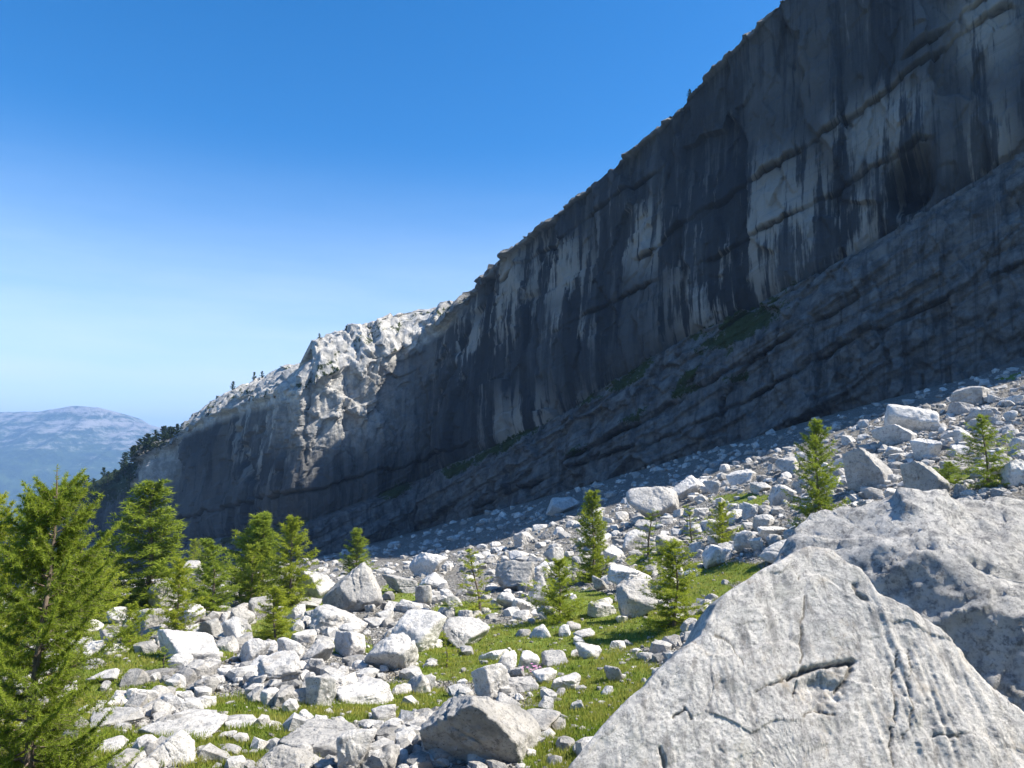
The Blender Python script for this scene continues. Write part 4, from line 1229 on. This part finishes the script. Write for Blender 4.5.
def make_larch(seed, H, width, nbr, ntwig, nros, nneed, nl, nw, bare=0.06, lean=0.03, droop=0.25, gap=0.12, fmax=0.985, tap=0.85, mn=0.03, inner=1.0, shoot=2, colm=1.0):
    """trunk, limbs and needle crown of a larch of height H; returns three meshes' data"""
    rs = np.random.RandomState(seed)
    zz = np.linspace(0, 1, 14)
    bend = rs.normal(size=2) * lean * H
    tx = bend[0] * zz ** 2 + 0.012 * H * np.sin(zz * 7 + seed); ty = bend[1] * zz ** 2
    tr = np.c_[tx, ty, zz * H]
    rad = 0.012 * H * (1 - zz) ** 0.8 + 0.004
    tV, tF = tubes([tr], [rad], 8)
    paths, rads = [], []
    roots, dirs, tints = [], [], []
    def tp(f): return np.array([np.interp(f, zz, tr[:, k]) for k in range(3)])
    side_gap = rs.uniform(0, 6.28)
    for i in range(nbr):
        f = bare + (1 - bare) * ((i + rs.rand()) / nbr) ** 1.25
        if f > fmax: f = fmax * rs.uniform(0.8, 1)
        az = i * 2.399 + rs.normal() * 0.5
        prof = min(1, (1 - f) / colm) ** tap * (0.55 + 0.45 * min(1, (f + 0.05) / 0.22))
        L = width * 0.5 * prof * rs.uniform(0.55, 1.25) + mn * H
        if rs.rand() < gap: L *= 0.45
        el0 = 0.05 + 0.75 * f - droop * (1 - f)
        n = 7
        tt = np.linspace(0, 1, n)
        up = L * (el0 * tt + 0.28 * tt ** 2.2 - droop * 0.5 * np.sin(tt * 2.6) * (1 - f))
        hd = np.array([math.cos(az), math.sin(az)])
        wig = rs.normal(size=(n, 3)) * 0.02 * L * tt[:, None]
        b0 = tp(f)
        pth = np.c_[b0[0] + hd[0] * L * tt, b0[1] + hd[1] * L * tt, b0[2] + up] + wig
        paths.append(pth); rads.append(np.linspace(0.0042 * H * (1 - f) ** 0.5 + 0.002, 0.0015, n))
        side = np.array([-hd[1], hd[0], 0])
        for t in range(ntwig):
            u = 0.12 + 0.88 * inner * (t + rs.rand()) / ntwig
            sgn = 1 if t % 2 else -1
            s0 = np.array([np.interp(u, tt, pth[:, k]) for k in range(3)])
            tl = L * 0.42 * (1.05 - u) ** 0.7 * rs.uniform(0.5, 1.25) + 0.02 * H * rs.rand()
            dv = np.array([hd[0], hd[1], 0.15]) * rs.uniform(0.5, 1.0) + side * sgn * rs.uniform(0.4, 1.0) + np.array([0, 0, rs.uniform(-0.55, 0.35)])
            dv /= np.linalg.norm(dv)
            e0 = s0 + dv * tl + np.array([0, 0, -0.12 * tl])
            if nros > 5:
                paths.append(np.array([s0, (s0 + e0) / 2 + [0, 0, 0.05 * tl], e0])); rads.append(np.array([0.0035, 0.0028, 0.0015]))
            m = max(2, int(nros * (0.4 + tl / (0.2 * width))))
            q = rs.rand(m)[:, None]
            rp = s0 + (e0 - s0) * q + np.c_[np.zeros(m), np.zeros(m), 0.2 * tl * (q * (1 - q)).ravel()]
            roots.append(rp)
            dirs.append(np.repeat(dv[None], m, 0))
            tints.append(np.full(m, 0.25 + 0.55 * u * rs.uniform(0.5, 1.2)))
        m = int(nros * shoot * (0.4 + L / (0.4 * width)))
        q = rs.uniform(0.2, 1, m)
        rp = np.stack([np.interp(q, tt, pth[:, k]) for k in range(3)], -1)
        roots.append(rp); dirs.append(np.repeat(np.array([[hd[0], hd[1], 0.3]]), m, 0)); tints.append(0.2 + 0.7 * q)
    m = nros * 6                                       # leader
    q = rs.uniform(0.72, 1.0, m)
    roots.append(np.stack([np.interp(q, zz, tr[:, k]) for k in range(3)], -1)); dirs.append(np.repeat([[0, 0, 1.0]], m, 0)); tints.append(np.full(m, 0.7))
    RT, DR, TN = np.concatenate(roots), np.concatenate(dirs), np.concatenate(tints)
    RT = np.repeat(RT, nneed, 0); DR = np.repeat(DR, nneed, 0); TN = np.repeat(TN, nneed)
    N = len(RT)
    rnd = rs.normal(size=(N, 3)); rnd /= np.linalg.norm(rnd, axis=1)[:, None]
    dv = DR * 0.45 + rnd + [0, 0, 0.15]
    dv /= np.linalg.norm(dv, axis=1)[:, None]
    ln = nl * rs.uniform(0.6, 1.25, N)[:, None]
    sd_ = np.cross(dv, rs.normal(size=(N, 3))); sd_ /= np.linalg.norm(sd_, axis=1)[:, None] + 1e-9
    base = RT + rnd * nl * 0.15
    Vn = np.stack([base - sd_ * nw * 0.5, base + sd_ * nw * 0.5, base + dv * ln], 1).reshape(-1, 3)
    Fn = np.arange(3 * N).reshape(-1, 3)
    tn = np.repeat(np.clip(TN + rs.normal(size=N) * 0.18, 0, 1), 3)
    lV, lF = tubes(paths, rads, 3)
    return (mesh_from('trunk', tV, tF), mesh_from('limb', lV, lF), mesh_from('crown', Vn, Fn, False, {'tint': tn}))

def tree_thing(name, parts, loc, rotz, sc, label, group=None, leaf=M_LARCH, cat='tree'):
    o = bpy.data.objects.new(name, None)
    COL.objects.link(o)
    o.empty_display_size = 0.3
    o.location = [float(v) for v in loc]
    o.rotation_euler = (0, 0, rotz)
    o.scale = sc
    tag(o, label, cat, group)
    add('trunk', parts[0], M_BARK, o)
    add('limb', parts[1], M_BARK, o)
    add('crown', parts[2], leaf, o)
    return o

# mid-distance larches: unit variants 6 m high
LW = [2.6, 3.2, 2.4, 3.6, 2.8, 4.6, 2.0, 3.0]
LV = [make_larch(40, 6, LW[0], 108, 10, 4, 5, 0.16, 0.034, bare=0.02, gap=0.2), make_larch(41, 6, LW[1], 92, 11, 4, 5, 0.16, 0.034, gap=0.3, bare=0.02, lean=0.05),
      make_larch(42, 6, LW[2], 84, 9, 4, 5, 0.16, 0.034, gap=0.3, bare=0.02, colm=0.6), make_larch(43, 6, LW[3], 66, 10, 4, 5, 0.17, 0.036, droop=0.4, bare=0.02, colm=0.7, gap=0.3),
      make_larch(44, 6, LW[4], 34, 7, 3, 5, 0.17, 0.034, gap=0.35, bare=0.05, lean=0.06), make_larch(45, 6, LW[5], 60, 10, 4, 5, 0.22, 0.050, gap=0.3, bare=0.0, colm=0.8, droop=-0.1),
      make_larch(46, 6, LW[6], 26, 5, 3, 5, 0.18, 0.034, gap=0.3, bare=0.04, lean=0.05), make_larch(47, 6, LW[7], 64, 10, 4, 5, 0.17, 0.036, gap=0.4, bare=0.12, lean=0.08, droop=0.1)]
TREES = [
 (92, 560, 92, 618, 50, 5, 'low bushy larch in the gap right of the big front larch', None),
 (205, 566, 204, 612, 40, 5, 'bushy larch filling the gap left of the feathery larch', None),
 (250, 548, 251, 606, 44, 5, 'bushy young larch at the foot of the twin larches', None),
 # tip px, base px, width px, variant, label
 (150, 488, 146, 604, 66, 0, 'broad tall larch second from the left edge', None),
 (108, 535, 104, 606, 44, 3, 'shaggy larch partly hidden between the front larch and the broad tall larch', None),
 (78, 545, 76, 612, 50, 1, 'dark larch just behind the right side of the big front larch', None),
 (178, 562, 176, 637, 27, 2, 'narrow dark green larch right of the broad tall larch', None),
 (130, 606, 130, 652, 36, 5, 'small round larch beside the dark tilted rock', None),
 (238, 518, 240, 598, 52, 7, 'sparse larch with a bare leaning trunk showing', None),
 (263, 520, 262, 600, 42, 0, 'dense larch touching the sparse leaning one on its right', None),
 (216, 544, 215, 618, 42, 7, 'feathery larch with dark trunk left of the twin larches', None),
 (297, 521, 290, 606, 44, 1, 'larch standing alone right of the twin larches behind the squat block', None),
 (274, 590, 274, 642, 26, 2, 'small larch in front of the twin larches among the rocks', None),
 (193, 542, 193, 582, 24, 3, 'small yellowish larch behind the narrow dark larch', None),
 (362, 531, 357, 577, 27, 0, 'small cone shaped larch behind the tall white peaked boulder', None),
 (480, 553, 479, 616, 44, 4, 'thin dark larch with sparse branches left of the undercut boulder', None),
 (561, 562, 560, 622, 52, 5, 'bushy wide larch at the upper edge of the meadow', None),
 (595, 497, 593, 582, 33, 0, 'tall slim larch at the shadow edge right of centre', None),
 (650, 512, 648, 562, 26, 6, 'thin sapling below the large domed boulder', None),
 (680, 545, 676, 627, 44, 2, 'slender larch right of the grey cube shaped block', None),
 (693, 507, 692, 548, 22, 6, 'thin sapling below the pointed rock', None),
 (725, 506, 723, 546, 30, 5, 'pale sapling left of the hollow in the rubble slope', None),
 (823, 424, 819, 530, 50, 1, 'tall larch in front of the rubble slope just left of the big shaded boulder', None),
 (990, 418, 988, 488, 46, 3, 'soft green larch near the right edge above the outcrop', None),
 (950, 462, 950, 486, 30, 5, 'low larch bush just above the pitted outcrop', None),
 (165, 648, 164, 674, 16, 6, 'tiny bright sapling in front of the black faced boulder', None),
 (447, 632, 447, 668, 14, 6, 'very thin sapling at the left edge of the meadow', None),
 (640, 566, 641, 580, 24, 5, 'low green shrub behind the cube shaped block', None),
 (60, 590, 60, 640, 50, 5, 'low dense larch behind the foot of the big front larch', None),
]
for i, (tx, ty, bx, by, wpx, var, lab, grp) in enumerate(TREES):
    g = hit_ground(bx, by)
    Hh = (by - ty) / FPX * g[1] * 1.02
    ww = wpx / FPX * g[1] * (1.22 if bx < 320 else 1.08)
    vw = LW[var] * 0.80
    tree_thing('larch_tree', LV[var], g - [0, 0, 0.1], i * 1.3, (ww / vw, ww / vw, Hh / 6.0), lab, 'larches growing among the boulders')

# the big larch in front on the left, and its darker neighbour
def near_tree(tip, Y, gz, seed, width, lab, nb, leafw):
    t = at(tip[0], tip[1], Y)
    x = t[0]
    z0 = ground_z([x], [Y])[0]
    Hh = t[2] - z0
    parts = make_larch(seed, Hh, width, nb, 18, 9, 7, 0.070, leafw, bare=0.03, droop=0.30, gap=0.15, lean=0.004, tap=0.9, mn=0.014, inner=0.72, shoot=8, colm=0.45, fmax=0.94)
    tree_thing('larch_tree', parts, (x, Y, z0 - 0.05), 0.4, (1, 1, 1), lab)
near_tree((52, 462), 12.5, 0, 77, 2.9, 'big bright green feathery larch filling the left edge in front', 175, 0.012)
near_tree((-22, 476), 14.5, 0, 78, 3.2, 'dark shaded larch at the left edge behind the big front larch', 110, 0.015)

# mountain pines and larches on the far ridge
PV = [make_larch(60 + k, 6, 3.4, 26, 5, 3, 4, 0.42, 0.16, droop=0.1, gap=0.15) for k in range(3)]
rs = np.random.RandomState(8)
ridge = []
for px in np.linspace(62, 178, 46):
    lim = float(np.interp(px, [60, 80, 110, 140, 165, 180], [497, 486, 464, 442, 425, 410]))
    py = lim + 2 + rs.rand() ** 1.3 * (34 if px < 140 else 12)
    ridge.append((px + rs.uniform(-2, 2), py, rs.uniform(8, 15)))
n_r = 0
ONES = ['', 'first', 'second', 'third', 'fourth', 'fifth', 'sixth', 'seventh', 'eighth', 'ninth', 'tenth', 'eleventh', 'twelfth', 'thirteenth', 'fourteenth', 'fifteenth', 'sixteenth', 'seventeenth', 'eighteenth', 'nineteenth']
def ordinal(n):
    if n < 20: return ONES[n]
    t_ = {2: ('twentieth', 'twenty'), 3: ('thirtieth', 'thirty'), 4: ('fortieth', 'forty')}[n // 10]
    return t_[0] if n % 10 == 0 else t_[1] + '-' + ONES[n % 10]
ridge.sort()
for px, py, hp in ridge:
    p = cliff_at(px, py, 3.0)
    if p is None: p = crest_at(px)
    if p is None: continue
    hh = hp / FPX * p[1]
    s_ = hh / 6.0
    tree_thing('mountain_pine', PV[n_r % 3], p - [0, 0, 0.4], rs.uniform(0, 6), (s_ * rs.uniform(1.3, 2.0), s_ * rs.uniform(1.3, 2.0), s_),
               'dark conifer ' + ordinal(n_r + 1) + ' from the left end of the wooded far ridge', 'conifers on the wooded ridge', M_PINE)
    n_r += 1
for px, hp, lab in [(162, 14, 'taller of the conifers against the sky at the top of the wooded ridge'), (154, 12, 'second tall conifer against the sky on the wooded ridge'), (233, 9, 'lone shrub on the sunlit crest at its left part'), (253, 8, 'small shrub on the crest right of the lone shrub'),
                    (262, 7, 'third small shrub on the left crest'), (318, 6, 'low shrub on the crest above the sunlit buttress'), (345, 6, 'low shrub on the crest at the boulder knob'), (688, 8, 'tiny lone tree on the dark skyline of the steep cliff')]:
    p = crest_at(px)
    s_ = hp / FPX * p[1] / 6.0
    tree_thing('mountain_pine', PV[n_r % 3], p - [0, 0, 0.5], n_r, (s_ * 1.3, s_ * 1.3, s_), lab, None, M_PINE)
    n_r += 1

# ------------------------------------------------------------------ grass and low shrubs
def blades(name, n_try, mat, hmin, hmax, wid, seed, thr, label, cat, lean=0.5):
    rs = np.random.RandomState(seed)
    px, py = rs.uniform(-20, 820, n_try), rs.uniform(480, 790, n_try)
    g = grass_px(px, py) + 0.35 * noise(np.c_[px / 14, py / 6, px * 0])
    ok = g > thr
    px, py = px[ok], py[ok]
    d = ray(px, py); d /= d[:, 1:2]
    Yh = np.zeros(len(px)); done = np.zeros(len(px), bool)
    for Y in np.concatenate([np.arange(13, 60, 0.5), np.arange(60, 130, 1.5)]):
        idx = np.where(~done)[0]
        if len(idx) == 0: break
        Pz = d[idx] * Y
        b = Pz[:, 2] < ground_fast(Pz[:, 0], Pz[:, 1])
        Yh[idx[b]] = Y; done[idx[b]] = True
    d, Yh = d[done], Yh[done] + rs.uniform(-0.5, 0.5, done.sum())
    P = d * Yh[:, None]
    P[:, 2] = ground_z(P[:, 0], P[:, 1]) - 0.02
    k = 3
    P = np.repeat(P, k, 0); n = len(P)
    P[:, :2] += rs.normal(size=(n, 2)) * 0.07
    tone = 0.5 + 0.5 * noise(np.c_[P[:, 0] / 1.6, P[:, 1] / 1.6, P[:, 0] * 0 + 5])
    h = rs.uniform(hmin, hmax, n) * (0.7 + 0.5 * tone)
    a = rs.uniform(0, 6.28, n)
    ld = np.c_[np.cos(a), np.sin(a), np.zeros(n)]
    sdv = np.c_[-np.sin(a), np.cos(a), np.zeros(n)]
    w = (wid * (0.6 + np.linalg.norm(P, axis=1) / 40))[:, None]
    tip = P + ld * (lean * h * rs.rand(n))[:, None] + np.c_[np.zeros(n), np.zeros(n), h]
    V = np.stack([P - sdv * w, P + sdv * w, tip], 1).reshape(-1, 3)
    tn = np.repeat(np.clip((tone - 0.5) * 1.3 + 0.42 + rs.normal(size=n) * 0.25, 0, 1), 3)
    me = mesh_from(name, V, np.arange(3 * n).reshape(-1, 3), False, {'tint': tn})
    print(name, n, 'blades')
    return tag(add(name, me, mat), label, cat, kind='stuff')
blades('grass', 190000, M_GRASS, 0.07, 0.22, 0.012, 31, 0.36, 'short green alpine grass between the rocks', 'grass')
blades('dwarf_shrubs', 9000, M_SHRUB, 0.05, 0.16, 0.03, 32, 0.78, 'dark low dwarf shrubs scattered through the grass', 'shrub', 1.2)

# ---- pink alpine flowers beside the cracked rock
fg = hit_ground(531, 676)
fo = bpy.data.objects.new('flower_clump', None); COL.objects.link(fo); fo.location = [float(v) for v in fg]
tag(fo, 'clump of pink alpine flowers in the meadow beside the cracked white rock', 'flower')
mp = Mat('pink_petals'); M_PINK = mp.done(mp.mix(mp.noise(40), (0.55, 0.20, 0.42), (0.70, 0.36, 0.58)), 0.8)
rs = np.random.RandomState(3)
pth, rd, Pv, Ft = [], [], [], []
for k in range(16):
    b = np.array([rs.normal() * 0.22, rs.normal() * 0.22, 0.0]); t = b + [rs.normal() * 0.04, rs.normal() * 0.04, rs.uniform(0.2, 0.36)]
    pth.append(np.array([b, (b + t) / 2 + [0.01, 0, 0], t])); rd.append(np.array([0.006, 0.005, 0.004]))
    for j in range(6):
        a = j * math.pi / 3 + k
        o_ = len(Pv)
        Pv += [t, t + 0.05 * np.array([math.cos(a - .45), math.sin(a - .45), 0.35]), t + 0.065 * np.array([math.cos(a), math.sin(a), 0.5]), t + 0.05 * np.array([math.cos(a + .45), math.sin(a + .45), 0.35])]
        Ft.append([o_, o_ + 1, o_ + 2, o_ + 3])
fV, fF = tubes(pth, rd, 3)
add('stem', mesh_from('stem', fV, fF, True, {'tint': np.full(len(fV), 0.3)}), M_GRASS, fo)
add('blossom', mesh_from('blossom', np.array(Pv), Ft, False), M_PINK, fo)

# ------------------------------------------------------------------ haze
hz_m = bpy.data.materials.new('valley_haze')
hz_m.use_nodes = True
ht = hz_m.node_tree
ht.nodes.clear()
pv = ht.nodes.new('ShaderNodeVolumePrincipled')
pv.inputs['Color'].default_value = (0.30, 0.55, 1.0, 1)
pv.inputs['Density'].default_value = 0.00012
pv.inputs['Anisotropy'].default_value = 0.0
ho = ht.nodes.new('ShaderNodeOutputMaterial')
ht.links.new(pv.outputs[0], ho.inputs['Volume'])
ext = 11500
bv = np.array([[x, y, z] for z in (-900, 480) for y in (-ext, ext) for x in (-ext, ext)], float)
bf = np.array([[0, 2, 3, 1], [4, 5, 7, 6], [0, 1, 5, 4], [2, 6, 7, 3], [0, 4, 6, 2], [1, 3, 7, 5]])
tag(add('haze', mesh_from('haze', bv, bf, False), hz_m), 'thin blue haze filling the valley air', 'haze', kind='stuff')
